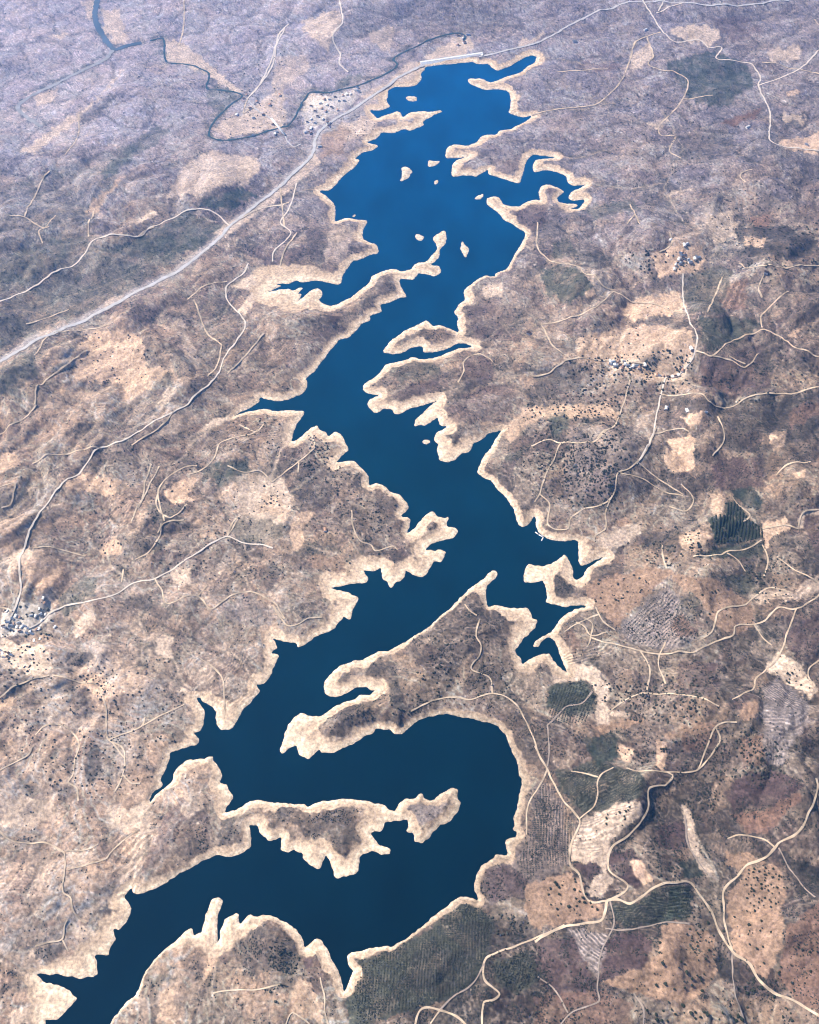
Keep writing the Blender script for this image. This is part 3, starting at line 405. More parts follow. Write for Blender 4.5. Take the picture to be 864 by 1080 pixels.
cov('D', C(420,400,5.76,280,320,390,280,420,310,300,440,280,400), .6, 1.2); cov('M', C(420,400,5.76,270,180,400,100,560,30,700,40,720,110,640,260,500,260,400,270,310,240), .45); cov('G', C(420,400,5.76,640,470,760,430,720,500,660,510), .6); cov('D', C(420,400,5.76,380,0,640,0,560,20,400,80), .6)
cov('D', C(530,530,5.76,270,410,310,375,380,370,390,470,440,540,400,590,340,590,300,500), .65, 1.2); cov('D', C(530,530,5.76,480,440,560,400,700,360,740,400,640,470,500,490), .5)
cov('D', C(290,680,5.76,360,200,420,150,500,130,460,180,380,225), .75, 1.2); cov('D', C(290,680,5.76,570,90,640,60,660,150,600,190), .6, 1.2); cov('D', C(290,680,5.76,670,110,730,90,740,170,690,160), .6); cov('D', C(290,680,5.76,380,420,500,350,550,400,640,370,620,420,400,510), .45); cov('D', C(290,680,5.76,190,490,240,480,230,520,200,525), .55, 1); cov('M', C(290,680,5.76,310,490,345,500,370,590,330,590), .55, 1); cov('D', C(290,680,5.76,710,320,780,290,780,390,720,390), .65, 1); cov('D', C(290,680,5.76,620,400,700,440,800,400,770,480,690,470), .5)
cov('D', C(250,800,5.76,160,290,370,285,400,330,560,290,740,300,720,460,640,600,590,520,540,440,420,490,370,410,290,370,240,420,200,435,175,340), .62, 1.5); cov('L', C(370,800,5.76,320,300,400,280,580,260,600,310,500,380,400,410), .8, 1.2); cov('D', C(250,800,5.76,790,330,820,325,820,350,795,350), .6, .5)
cov('D', C(270,220,5.76,310,120,450,110,440,280,380,380,300,400,290,340), .35); cov('P', C(270,220,5.76,440,140,560,90,610,150,560,260,420,330), .4); cov('M', C(500,130,7.2,170,340,330,220,380,230,320,380,200,390), .4); cov('M', C(500,130,7.2,550,500,590,490,600,520,570,540), .7, .5); cov('D', C(500,130,7.2,700,680,864,560,864,780,680,740), .4); cov('D', C(500,130,7.2,480,290,560,280,740,360,700,360,560,320,500,330), .5); cov('M', C(500,130,7.2,250,640,400,630,480,620,560,640,540,760,420,820,320,720), .5)
cov('P', C(380,220,5.76,735,470,864,450,864,530,760,545), .8, 1); cov('M', C(380,220,5.76,640,610,720,560,864,560,864,800,700,790), .4); cov('D', C(380,220,5.76,80,430,190,400,220,500,60,600,0,620,0,560), .35)

# paleness of the open ground by area; haze at top and left painted in
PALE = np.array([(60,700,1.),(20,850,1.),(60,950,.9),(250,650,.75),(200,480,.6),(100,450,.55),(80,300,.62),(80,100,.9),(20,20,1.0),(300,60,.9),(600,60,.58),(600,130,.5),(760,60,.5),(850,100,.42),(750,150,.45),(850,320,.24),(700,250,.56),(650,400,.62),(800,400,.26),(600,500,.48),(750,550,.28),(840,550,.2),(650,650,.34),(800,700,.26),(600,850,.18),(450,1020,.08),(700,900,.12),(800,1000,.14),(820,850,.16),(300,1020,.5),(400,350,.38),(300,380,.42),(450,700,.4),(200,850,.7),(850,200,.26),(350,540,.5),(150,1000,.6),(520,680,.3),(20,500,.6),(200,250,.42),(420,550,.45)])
def cover_colour():
    n = len(X)
    m = (PXV > -400) & (PXV < 1260) & (PYV > -500)
    pw = np.zeros(n); pa = np.zeros(n)
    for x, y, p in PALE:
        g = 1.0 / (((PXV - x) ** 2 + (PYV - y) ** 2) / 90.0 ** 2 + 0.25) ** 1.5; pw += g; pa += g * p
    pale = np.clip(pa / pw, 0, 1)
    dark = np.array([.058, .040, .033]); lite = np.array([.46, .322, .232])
    far_veil = sstep(2700, 4600, Y)[:, None]; lite = lite * (1 - far_veil) + np.array([.40, .345, .385]) * far_veil   # lavender haze over the far hills, painted into their base colour
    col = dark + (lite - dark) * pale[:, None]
    # scrub, bare and ploughed patches
    wx = X + 24 * fbm(X / 130, Y / 130, 3, 51) + 5 * gn(X / 22, Y / 22, 52); wy = Y + 24 * fbm(X / 130, Y / 130, 3, 55) + 5 * gn(X / 22, Y / 22, 56)
    reg = fbm(X / 650, Y / 650, 3, 60)
    for sc_, seed, amt, rot, asp in ((210.0, 1, .6, .5, 1.7), (95.0, 2, .55, -.4, 1.5), (50.0, 3, .42, 1.0, 1.8)):
        ru = (wx * math.cos(rot) + wy * math.sin(rot)) / (sc_ * asp); rv_ = (-wx * math.sin(rot) + wy * math.cos(rot)) / sc_
        v, e = cell(ru, rv_, seed); v0 = v
        v = v + .2 * reg + .30 * (pale - .45)
        k = np.zeros((n, 3)); a = np.zeros(n)
        for lo_, hi_, kind, s in ((-1, .16, 'D', .78), (.16, .29, 'M', .7), (.29, .39, 'G', .55), (.66, .82, 'P', .6), (.82, .95, 'F', .66), (.95, 2, 'B', .6)):
            q = (v >= lo_) & (v < hi_); k[q] = KIND[kind]; a[q] = s
        kk = k * (0.6 + 0.65 * pale)[:, None]
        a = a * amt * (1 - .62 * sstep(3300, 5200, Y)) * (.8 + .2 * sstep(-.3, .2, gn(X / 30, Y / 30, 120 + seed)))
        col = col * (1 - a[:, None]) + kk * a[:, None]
        em = e * sc_
        edge = np.exp(-(em / 3.2) ** 2) * .42 * sstep(-.1, .25, gn(X / 120, Y / 120, 130 + seed)); hed = np.exp(-((em - 5) / 3.0) ** 2) * .5 * sstep(0, .3, gn(X / 100, Y / 100, 140 + seed))
        col = col * (1 - edge[:, None]) + np.minimum(col * 1.9 + .04, .42) * edge[:, None]
        col = col * (1 - .6 * hed[:, None])
        if seed == 2: ROWS['v'] = v0
    # greener, darker cover along the gullies; stony pale crests
    wx2 = X + 60 * gn(X / 320, Y / 320, 11); wy2 = Y + 60 * gn(X / 320, Y / 320, 12)
    gul = np.exp(-(gn(wx2 / 230, wy2 / 230, 21) / .06) ** 2) + .7 * np.exp(-(gn(wx2 / 105, wy2 / 105, 22) / .05) ** 2) + .45 * np.exp(-(gn(wx2 / 48, wy2 / 48, 23) / .07) ** 2) * sstep(-.2, .3, gn(X / 200, Y / 200, 170))
    t = np.clip(gul * .5, 0, .62)[:, None]; col = col * (1 - t) + np.array(KIND['D']) * t
    crest = sstep(.35, .8, np.abs(gn(wx2 / 105, wy2 / 105, 22)))[:, None] * .16
    col = col * (1 - crest) + (col * 1.4 + .015) * crest
    # wooded stream lines with a pale dry bed
    vw = (np.exp(-(VAL / 26) ** 2) * .5 * sstep(-.3, .2, gn(X / 60, Y / 60, 150)) * (SD > BW))[:, None]; col = col * (1 - vw) + np.array(KIND['G']) * .8 * vw
    vb = (np.exp(-(VAL / 5) ** 2) * .5)[:, None]; col = col * (1 - vb) + np.array(KIND['P']) * vb
    gb = (sstep(55, 14, RIV) * .6 * sstep(-.25, .15, gn(X / 50, Y / 50, 151)))[:, None]; col = col * (1 - gb) + np.array(KIND['O']) * gb
    # outcropping beds: pale and dark streaks along the strike
    us = X * .50 + Y * .866; vs_ = -X * .866 + Y * .50 + 30 * gn(X / 220, Y / 220, 26); we = .35 + .65 * sstep(350, -200, X - .05 * Y)
    stk = gn(us / 150, vs_ / 17, 160) + .7 * gn(us / 70, vs_ / 8, 161)
    col = col * (1 + (.13 * we * (1 - .5 * sstep(3300, 5200, Y)) * np.clip(stk, -1.1, 1.1))[:, None])
    # faint footpaths, terrace edges and goat tracks
    for s_, seed, a_ in ((210, 70, .62), (95, 71, .55), (60, 72, .46), (38, 73, .36)):
        u = gn((X + 35 * gn(X / 60, Y / 60, 75)) / s_, (Y + 35 * gn(X / 60, Y / 60, 76)) / s_, seed)
        ln = np.exp(-(u / (4.0 / s_)) ** 2) * a_ * sstep(-.15, .25, gn(X / 260, Y / 260, seed + 9))
        col = col * (1 - ln[:, None]) + (np.array([.36, .28, .22]) * (.5 + .7 * pale[:, None])) * ln[:, None]
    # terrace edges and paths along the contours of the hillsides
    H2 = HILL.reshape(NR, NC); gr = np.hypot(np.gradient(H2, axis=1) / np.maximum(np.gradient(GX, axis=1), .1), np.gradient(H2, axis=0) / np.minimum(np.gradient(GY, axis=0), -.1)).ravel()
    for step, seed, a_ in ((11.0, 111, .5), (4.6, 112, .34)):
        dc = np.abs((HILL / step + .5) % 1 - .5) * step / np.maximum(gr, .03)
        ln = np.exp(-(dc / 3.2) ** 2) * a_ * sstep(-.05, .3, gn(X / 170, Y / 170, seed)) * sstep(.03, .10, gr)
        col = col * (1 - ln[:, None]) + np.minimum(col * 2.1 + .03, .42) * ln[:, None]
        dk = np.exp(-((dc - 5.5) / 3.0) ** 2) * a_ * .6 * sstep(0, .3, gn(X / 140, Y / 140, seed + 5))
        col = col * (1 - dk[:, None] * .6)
    hw = HWD[m]
    vg = (1 - sstep(12, 30, hw + 9 * gn(X[m] / 35, Y[m] / 35, 101)))[:, None] * .7
    col[m] = col[m] * (1 - vg) + np.array([.40, .34, .31]) * vg
    # surveyed fields
    fld = np.zeros(n); ROWS['open'] = np.ones(n)
    for k, s, w, pts in COVER:
        x0, y0 = pts.min(0) - 8; x1, y1 = pts.max(0) + 8
        q = np.nonzero((PXV > x0) & (PXV < x1) & (PYV > y0) & (PYV < y1))[0]
        if len(q) == 0: continue
        c = np.zeros(len(q))
        jx = w * 1.7 * (gn(PXV[q] / 9, PYV[q] / 9, 81) + .6 * gn(PXV[q] / 3.5, PYV[q] / 3.5, 83)); jy = w * 1.7 * (gn(PXV[q] / 9, PYV[q] / 9, 82) + .6 * gn(PXV[q] / 3.5, PYV[q] / 3.5, 84))
        for dx, dy in ((-.5, -.4), (.5, -.4), (-.4, .5), (.5, .5)):
            c += inside(PXV[q] + jx + dx, PYV[q] + jy + dy, pts) / 4.0
        c *= min(1.0, s * 1.12 + .06)
        vary = 1 + .2 * gn(X[q] / 110, Y[q] / 110, 87) + .16 * gn(X[q] / 40, Y[q] / 40, 85) + .12 * gn(X[q] / 14, Y[q] / 14, 86)
        kc = np.array(KIND[k])[None, :] * vary[:, None]
        tex = col[q] / np.maximum(col[q].mean(1, keepdims=True), 1e-3) * kc.mean(1, keepdims=True)
        if k in 'GODM': kc = kc * (.75 + 1.3 * pale[q])[:, None]; c *= (1 - .15 * pale[q]) * (.72 + .28 * sstep(-.35, .1, gn(X[q] / 55, Y[q] / 55, 88)))
        kc = kc * .82 + tex * .18
        col[q] = col[q] * (1 - c[:, None]) + kc * c[:, None]
        fld[q] = fld[q] * (1 - c) + c * (1.0 if k in 'FBRNWM' else .5 if k in 'PGO' else 0)
    ROWS['open'] = 1 - fld
    # speckle: single bushes and stones
    sp = gn(X / 7.5, Y / 7.5, 90) * .62 + gn(X / 17, Y / 17, 91) * .5
    bush = sstep(.22, .45, sp) * .78 * (1 - .62 * fld) * (1 - .5 * sstep(.25, .4, col[:, 0]))
    col = col * (1 - bush[:, None] * .75) + np.array([.035, .034, .036]) * bush[:, None] * .75
    stone = sstep(.3, .7, gn(X / 9, Y / 9, 93) * .7 + gn(X / 33, Y / 33, 94) * .5)
    col = col * (1 + .6 * (stone * (1 - .55 * fld))[:, None])
    col *= (1 + .07 * fbm(X / 60, Y / 60, 3, 95))[:, None]
    # bare drawdown rim
    f = SD / BW
    ed = .2 * gn(X / 40, Y / 40, 97) + .12 * gn(X / 16, Y / 16, 98)
    rim = 1 - sstep(.93, 1.07, f + ed)
    s1 = np.array([.70, .545, .385]); s2 = np.array([.53, .385, .265])
    tt = sstep(.15, .6, f + .6 * ed)[:, None]
    ring = 1 + .06 * np.sin(Z * 4.2 + 1.5 * gn(X / 60, Y / 60, 99)) + .07 * gn(X / 18, Y / 18, 100)
    sand = (s1 * (1 - tt) + s2 * tt) * ring[:, None]
    east = sstep(380, 520, PXV)[:, None] * sstep(600, 800, PYV)[:, None]
    sand = sand * (1 - .36 * east)
    rim[~land & (SD > 3)] = 0
    sand[isle_id > 0] = np.array([.62, .50, .37])
    rim = np.where(isle_id > 0, np.where(f > .75, .7, 1.0), rim)
    col = col * (1 - rim[:, None]) + sand * rim[:, None]
    slope = (np.exp(-np.maximum(f - 1, 0) / .35) * .3 * sstep(-.2, .3, gn(X / 50, Y / 50, 152) + .3 * gn(X / 20, Y / 20, 153)) * (~wet))[:, None] * (1 - rim[:, None])
    col = col * (1 - slope) + np.array([.40, .28, .195]) * slope
    rim_in = np.exp(-((f - 1.12) / .09) ** 2)[:, None] * (~wet & (isle_id == 0))[:, None] * .1
    col = col * (1 - rim_in)
    damp = np.exp(-(SD / (1.1 * depth0 / FPX)) ** 2)[:, None] * .25
    col = col * (1 - damp * .3)
    col[wet & (SD > 2)] = (.09, .10, .10)
    return np.clip(col, .012, .85)
ROWS = {}
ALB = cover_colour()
# ------------------------------------------------------------------ materials
def mat(name, rgb, rough=.9, spec=.1):
    m = bpy.data.materials.new(name); m.use_nodes = True
    b = m.node_tree.nodes['Principled BSDF']
    b.inputs['Base Color'].default_value = (*rgb, 1); b.inputs['Roughness'].default_value = rough; b.inputs['Specular IOR Level'].default_value = spec
    return m
def noisy(name, rgb, scale, amt, rough=.95, spec=.05, detail=3.0):
    """a plain colour broken up by noise fixed to the object"""
    m = mat(name, rgb, rough, spec); nt = m.node_tree; N = nt.nodes; L = nt.links
    tc = N.new('ShaderNodeTexCoord'); nz = N.new('ShaderNodeTexNoise'); nz.inputs['Scale'].default_value = scale; nz.inputs['Detail'].default_value = detail
    mr = N.new('ShaderNodeMapRange'); mr.inputs['From Min'].default_value = .3; mr.inputs['From Max'].default_value = .7; mr.inputs['To Min'].default_value = 1 - amt; mr.inputs['To Max'].default_value = 1 + amt
    mx = N.new('ShaderNodeMix'); mx.data_type = 'RGBA'; mx.blend_type = 'MULTIPLY'; mx.inputs[0].default_value = 1
    mx.inputs[6].default_value = (*rgb, 1)
    L.new(tc.outputs['Object'], nz.inputs['Vector']); L.new(nz.outputs['Fac'], mr.inputs['Value']); L.new(mr.outputs[0], mx.inputs[7]); L.new(mx.outputs[2], N['Principled BSDF'].inputs['Base Color'])
    return m

def ground_material():
    m = mat('dry_ground', (.2, .15, .13), 1.0, 0.0); nt = m.node_tree; N = nt.nodes; L = nt.links
    b = N['Principled BSDF']
    at = N.new('ShaderNodeAttribute'); at.attribute_name = 'cover'
    te = N.new('ShaderNodeAttribute'); te.attribute_name = 'terrace'
    geo = N.new('ShaderNodeNewGeometry')
    n1 = N.new('ShaderNodeTexNoise'); n1.inputs['Scale'].default_value = .11; n1.inputs['Detail'].default_value = 5; n1.inputs['Roughness'].default_value = .65
    n2 = N.new('ShaderNodeTexNoise'); n2.inputs['Scale'].default_value = .028; n2.inputs['Detail'].default_value = 4; n2.inputs['Distortion'].default_value = 1.2
    for n in (n1, n2): L.new(geo.outputs['Position'], n.inputs['Vector'])
    def rng_(src, a, b2, lo, hi):
        r = N.new('ShaderNodeMapRange'); r.inputs['From Min'].default_value = a; r.inputs['From Max'].default_value = b2; r.inputs['To Min'].default_value = lo; r.inputs['To Max'].default_value = hi
        L.new(src, r.inputs['Value']); return r.outputs[0]
    def math_(op, a, b2):
        q = N.new('ShaderNodeMath'); q.operation = op
        for i, v in enumerate((a, b2)):
            if isinstance(v, (int, float)): q.inputs[i].default_value = v
            else: L.new(v, q.inputs[i])
        return q.outputs[0]
    f = math_('MULTIPLY', rng_(n1.outputs['Fac'], .33, .68, .58, 1.42), rng_(n2.outputs['Fac'], .32, .68, .82, 1.18))
    # ploughed terraces: pale risers that follow the contour lines
    ph = N.new('ShaderNodeAttribute'); ph.attribute_name = 'row_phase'
    st = math_('SINE', math_('ADD', ph.outputs['Fac'], math_('MULTIPLY', n1.outputs['Fac'], 2.2)), 0.0)
    tr = math_('MULTIPLY', rng_(st, -.3, .8, -.38, .52), math_('MULTIPLY', te.outputs['Fac'], rng_(n2.outputs['Fac'], .38, .55, .35, 1.0)))
    f = math_('MULTIPLY', f, math_('ADD', tr, 1.0))
    mx = N.new('ShaderNodeMix'); mx.data_type = 'RGBA'; mx.blend_type = 'MULTIPLY'; mx.inputs[0].default_value = 1
    L.new(at.outputs['Color'], mx.inputs[6]); L.new(f, mx.inputs[7]); L.new(mx.outputs[2], b.inputs['Base Color'])
    return m
M_GROUND = ground_material()

def water_material(name, rgb):
    m = mat(name, rgb, .16, .5); nt = m.node_tree; N = nt.nodes; L = nt.links; b = N['Principled BSDF']; b.inputs['IOR'].default_value = 1.33; b.inputs['Specular IOR Level'].default_value = .14
    geo = N.new('ShaderNodeNewGeometry'); mp = N.new('ShaderNodeMapping'); mp.inputs['Scale'].default_value = (.006, .0035, .006); mp.inputs['Rotation'].default_value = (0, 0, .6)
    nz = N.new('ShaderNodeTexNoise'); nz.inputs['Scale'].default_value = 1; nz.inputs['Detail'].default_value = 5
    L.new(geo.outputs['Position'], mp.inputs['Vector']); L.new(mp.outputs[0], nz.inputs['Vector'])
    r = N.new('ShaderNodeMapRange'); r.inputs['From Min'].default_value = .3; r.inputs['From Max'].default_value = .7; r.inputs['To Min'].default_value = .05; r.inputs['To Max'].default_value = .12
    L.new(nz.outputs['Fac'], r.inputs['Value']); L.new(r.outputs[0], b.inputs['Roughness'])
    cv = N.new('ShaderNodeMapRange'); cv.inputs['From Min'].default_value = .3; cv.inputs['From Max'].default_value = .7; cv.inputs['To Min'].default_value = .8; cv.inputs['To Max'].default_value = 1.2; L.new(nz.outputs['Fac'], cv.inputs['Value'])
    cm = N.new('ShaderNodeMix'); cm.data_type = 'RGBA'; cm.blend_type = 'MULTIPLY'; cm.inputs[0].default_value = 1; cm.inputs[6].default_value = (*rgb, 1); L.new(cv.outputs[0], cm.inputs[7]); L.new(cm.outputs[2], b.inputs['Base Color'])
    n2 = N.new('ShaderNodeTexNoise'); n2.inputs['Scale'].default_value = .12; n2.inputs['Detail'].default_value = 3; L.new(geo.outputs['Position'], n2.inputs['Vector'])
    bp = N.new('ShaderNodeBump'); bp.inputs['Strength'].default_value = .12; bp.inputs['Distance'].default_value = .6; L.new(n2.outputs['Fac'], bp.inputs['Height']); L.new(bp.outputs[0], b.inputs['Normal'])
    return m
M_WATER = water_material('lake_water', (.0, .014, .030))
def paint_distance_blue(m, near, far, y0, y1):
    """water colour painted bluer towards the dam, standing in for distant haze and sky reflection"""
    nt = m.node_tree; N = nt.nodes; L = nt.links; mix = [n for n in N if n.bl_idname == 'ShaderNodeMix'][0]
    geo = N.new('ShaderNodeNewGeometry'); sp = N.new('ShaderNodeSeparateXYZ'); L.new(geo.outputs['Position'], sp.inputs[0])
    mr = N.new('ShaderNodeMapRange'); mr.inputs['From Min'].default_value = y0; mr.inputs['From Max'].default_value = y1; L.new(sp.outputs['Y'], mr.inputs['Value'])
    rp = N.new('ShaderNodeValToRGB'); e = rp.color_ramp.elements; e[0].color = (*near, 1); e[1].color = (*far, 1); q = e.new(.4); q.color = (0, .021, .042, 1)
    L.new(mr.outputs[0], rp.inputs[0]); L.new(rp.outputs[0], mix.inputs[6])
paint_distance_blue(M_WATER, (0, .0075, .014), (0, .058, .160), float(to_ground(432, 1000)[1]), float(to_ground(432, 90)[1]))  # distant haze and reflected sky put into the lake's base colour
M_RIVER = water_material('river_water', (.05, .08, .088)); M_BROAD = water_material('silty_river_water', (.10, .13, .16))
M_BED = noisy('stony_riverbed', (.30, .29, .29), .03, .2)
ROADMAT = {'dirt': noisy('dirt_track', (.49, .38, .27), .025, .4), 'pale': noisy('pale_gravel_road', (.62, .53, .44), .04, .12), 'asphalt': noisy('worn_asphalt', (.46, .43, .41), .04, .12), 'dull': noisy('dull_track', (.30, .24, .20), .05, .2)}
M_LEAF = [noisy('dark_leaf', (.030, .036, .022), .6, .35), noisy('olive_leaf', (.042, .047, .033), .6, .35), noisy('bush_leaf', (.038, .04, .034), .05, .4)]
M_WOOD = noisy('mixed_foliage', (.052, .052, .040), .02, .6); M_BARK = noisy('bark', (.10, .075, .06), 1.5, .3)
M_WALL = noisy('whitewashed_wall', (.84, .82, .78), .5, .06); M_ROOF = noisy('clay_tile_roof', (.42, .25, .17), .8, .2); M_ROOFP = noisy('pale_roof', (.84, .80, .75), .8, .1); M_DARK = mat('dark_opening', (.05, .045, .045), .6)
M_CONC = noisy('pale_concrete', (.66, .64, .61), .06, .08); M_RIP = noisy('bleached_riprap', (.88, .86, .82), .12, .12); M_CREST = noisy('crest_paving', (.70, .68, .65), .1, .1); M_GRASSY = noisy('rough_bank', (.30, .25, .21), .05, .25)
M_DECK = noisy('weathered_planks', (.72, .70, .67), .8, .1); M_FLOAT = mat('white_float', (.82, .82, .82), .5)

# ------------------------------------------------------------------ mesh helpers
def mesh_np(name, V, F, m, smooth=False):
    me = bpy.data.meshes.new(name); V = np.asarray(V, np.float32); F = np.asarray(F, np.int32)
    k = F.shape[1]
    me.vertices.add(len(V)); me.vertices.foreach_set('co', V.ravel())
    me.loops.add(F.size); me.loops.foreach_set('vertex_index', F.ravel())
    me.polygons.add(len(F)); me.polygons.foreach_set('loop_start', np.arange(0, F.size, k, dtype=np.int32)); me.polygons.foreach_set('loop_total', np.full(len(F), k, np.int32))
    if smooth: me.polygons.foreach_set('use_smooth', np.ones(len(F), bool))
    me.update(calc_edges=True); me.validate()
    if m: me.materials.append(m)
    return me
def link(name, me, parent=None, **props):
    o = bpy.data.objects.new(name, me); COL.objects.link(o)
    if parent: o.parent = parent
    for k, v in props.items(): o[k] = v
    return o
def boxes(bs):
    """list of (centre, size, rotation z) -> verts, quads"""
    V = []; F = []
    for c, s, a in bs:
        k = len(V); ca, sa = math.cos(a), math.sin(a)
        for dz in (-.5, .5):
            for dx, dy in ((-.5, -.5), (.5, -.5), (.5, .5), (-.5, .5)):
                x, y = dx * s[0], dy * s[1]; V.append((c[0] + x * ca - y * sa, c[1] + x * sa + y * ca, c[2] + dz * s[2]))
        F += [(k, k + 3, k + 2, k + 1), (k + 4, k + 5, k + 6, k + 7)] + [(k + i, k + (i + 1) % 4, k + 4 + (i + 1) % 4, k + 4 + i) for i in range(4)]
    return V, F

# ------------------------------------------------------------------ ground, islands, lake
idx = np.arange(NR * NC).reshape(NR, NC)
Q = np.stack([idx[:-1, :-1], idx[1:, :-1], idx[1:, 1:], idx[:-1, 1:]], -1).reshape(-1, 4)
TER = np.zeros(NR * NC, np.float32); PHA = np.zeros(NR * NC, np.float32)
def terrace(pts, s, period=11.0, ang=0.0, ring=None, bend=14.0):
    """ploughed or planted rows: straight at an angle, or ringed round a knoll"""
    p = np.array(pts); q = inside(PXV + 1.5 * gn(PXV / 9, PYV / 9, 81), PYV + 1.5 * gn(PXV / 9, PYV / 9, 82), p); TER[q] = s
    if ring is not None:
        cx, cy = to_ground(*ring); d = np.hypot(X[q] - cx, (Y[q] - cy) * .8)
    else: d = -X[q] * math.sin(ang) + Y[q] * math.cos(ang)
    PHA[q] = 2 * np.pi * (d + bend * gn(X[q] / 85, Y[q] / 85, 64) + .4 * bend * gn(X[q] / 35, Y[q] / 35, 65)) / period
terrace(C(720,700,6,500,120,560,110,700,170,800,260,740,300,620,270,510,240), .7, 10, ring=(842,708), bend=9); terrace(C(720,700,6,490,260,620,280,730,310,800,300,810,350,760,400,700,500,600,470,500,380,480,300), .75, 10.5, ring=(806,733), bend=9); terrace(C(720,700,6,510,400,700,510,640,640,530,640), .5, 10, 1.3)
terrace(CA(230,500,300,510,370,460,410,445,405,540,380,555,270,570), .9, 9.5, .15, bend=22); terrace(CA(405,450,470,445,480,490,465,545,405,545), 1.0, 11, -.2, bend=16); terrace(CA(105,570,225,590,190,715,140,655), 1.0, 10.5, 2.3, bend=14)
terrace(CA(60,110,200,70,330,115,320,165,200,215,140,215), .7, 9, .4, bend=25); terrace(CA(120,260,250,195,320,200,220,300,200,350,110,330), .55, 10, .2, bend=20); terrace(CA(30,110,90,200,130,250,100,380,60,390,-10,250), .6, 8.5, 1.5, bend=6)
terrace(CC(270,600,400,490,470,560,480,650,400,680,290,655), .55, 12, .8); terrace(CC(80,690,240,640,240,690,110,730), .6, 12, .3); terrace(CC(670,560,700,500,780,500,850,480,864,520,760,550,700,600), .6, 20, .6, bend=30)
terrace(CD(560,280,640,270,640,350,560,360), .7, 26, 1.1, bend=10); terrace(C(490,580,5.76,0,440,100,420,90,520,0,540), .8, 12, .1); terrace(CC(530,278,600,272,652,282,690,310,698,335,640,348,548,358), .8, 13, 1.35, bend=5)
terrace(C(240,370,5.76,0,420,260,400,330,520,200,640,0,620), .4, 16, .5, bend=30); terrace(CH(200,80,420,60,480,160,300,220), .3, 18, .7, bend=30); terrace(CI(500,560,700,560,620,860,520,860), .6, 17, 1.0, bend=14); terrace(CB(90,690,290,590,440,520,480,600,430,735,380,770,80,850), .45, 8.5, 1.5, bend=5)
terrace(CC(480,100,700,60,700,200,480,200), .3, 14, .6, bend=30); terrace(CA(480,0,700,0,700,100,480,120), .35, 12, .9, bend=30); terrace(CH(560,560,780,520,780,700,600,720), .35, 15, 1.0, bend=25)
v_ = ROWS['v']; free = (TER == 0) & land & (SD > 1.2 * BW) & (isle_id == 0) & ((v_ * 13.7) % 1 < .10)
aa = np.floor((v_ * 29.3) % 1 * 5) * .55; pp = 9 + 9 * ((v_ * 53.1) % 1)
PHA[free] = (2 * np.pi * (-X * np.sin(aa) + Y * np.cos(aa) + 12 * gn(X / 80, Y / 80, 64)) / pp)[free]; TER[free] = (.3 * sstep(.1, .5, ROWS['open']))[free]
FI = isle_id[Q].max(1)
def terrain_mesh(name, quads):
    used, inv = np.unique(quads.ravel(), return_inverse=True)
    me = mesh_np(name, np.stack([X[used], Y[used], Z[used]], 1), inv.reshape(-1, 4), M_GROUND, smooth=True)
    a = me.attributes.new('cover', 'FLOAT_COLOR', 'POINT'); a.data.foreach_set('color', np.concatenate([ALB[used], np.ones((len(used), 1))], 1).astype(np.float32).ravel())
    t = me.attributes.new('terrace', 'FLOAT', 'POINT'); t.data.foreach_set('value', TER[used])
    t = me.attributes.new('row_phase', 'FLOAT', 'POINT'); t.data.foreach_set('value', PHA[used])
    return me
link('ground', terrain_mesh('ground', Q[FI == 0]), kind='structure')
for k in range(len(ISLES)):
    link('island', terrain_mesh('island', Q[FI == k + 1]), kind='structure')
lo = WL.min(0) - 80; hi = WL.max(0) + 80
nx, ny = 12, 24
gx, gy = np.meshgrid(np.linspace(lo[0], hi[0], nx), np.linspace(lo[1], hi[1], ny))
gi = np.arange(nx * ny).reshape(ny, nx)
link('lake', mesh_np('lake', np.stack([gx.ravel(), gy.ravel(), np.zeros(nx * ny)], 1), np.stack([gi[:-1, :-1], gi[:-1, 1:], gi[1:, 1:], gi[1:, :-1]], -1).reshape(-1, 4), M_WATER), kind='structure')

# ------------------------------------------------------------------ roads and river draped on the terrain
def smooth_line(p, step):
    p = np.asarray(p, float)
    d = np.r_[0, np.cumsum(np.hypot(*np.diff(p, axis=0).T))]; keep = np.r_[True, np.diff(d) > 1e-3]; p = p[keep]; d = d[keep]
    n = max(int(d[-1] / step), 2); t = np.linspace(0, d[-1], n)
    q = np.empty((n, 2)); i = np.clip(np.searchsorted(d, t, 'right') - 1, 0, len(p) - 2)
    u = ((t - d[i]) / (d[i + 1] - d[i]))[:, None]
    m = np.zeros_like(p)
    if len(p) > 2: m[1:-1] = (p[2:] - p[:-2]) / (d[2:] - d[:-2])[:, None]
    m[0] = (p[1] - p[0]) / (d[1] - d[0]); m[-1] = (p[-1] - p[-2]) / (d[-1] - d[-2]); h = (d[i + 1] - d[i])[:, None]
    return (2*u**3-3*u**2+1)*p[i] + (u**3-2*u**2+u)*h*m[i] + (-2*u**3+3*u**2)*p[i+1] + (u**3-u**2)*h*m[i+1]
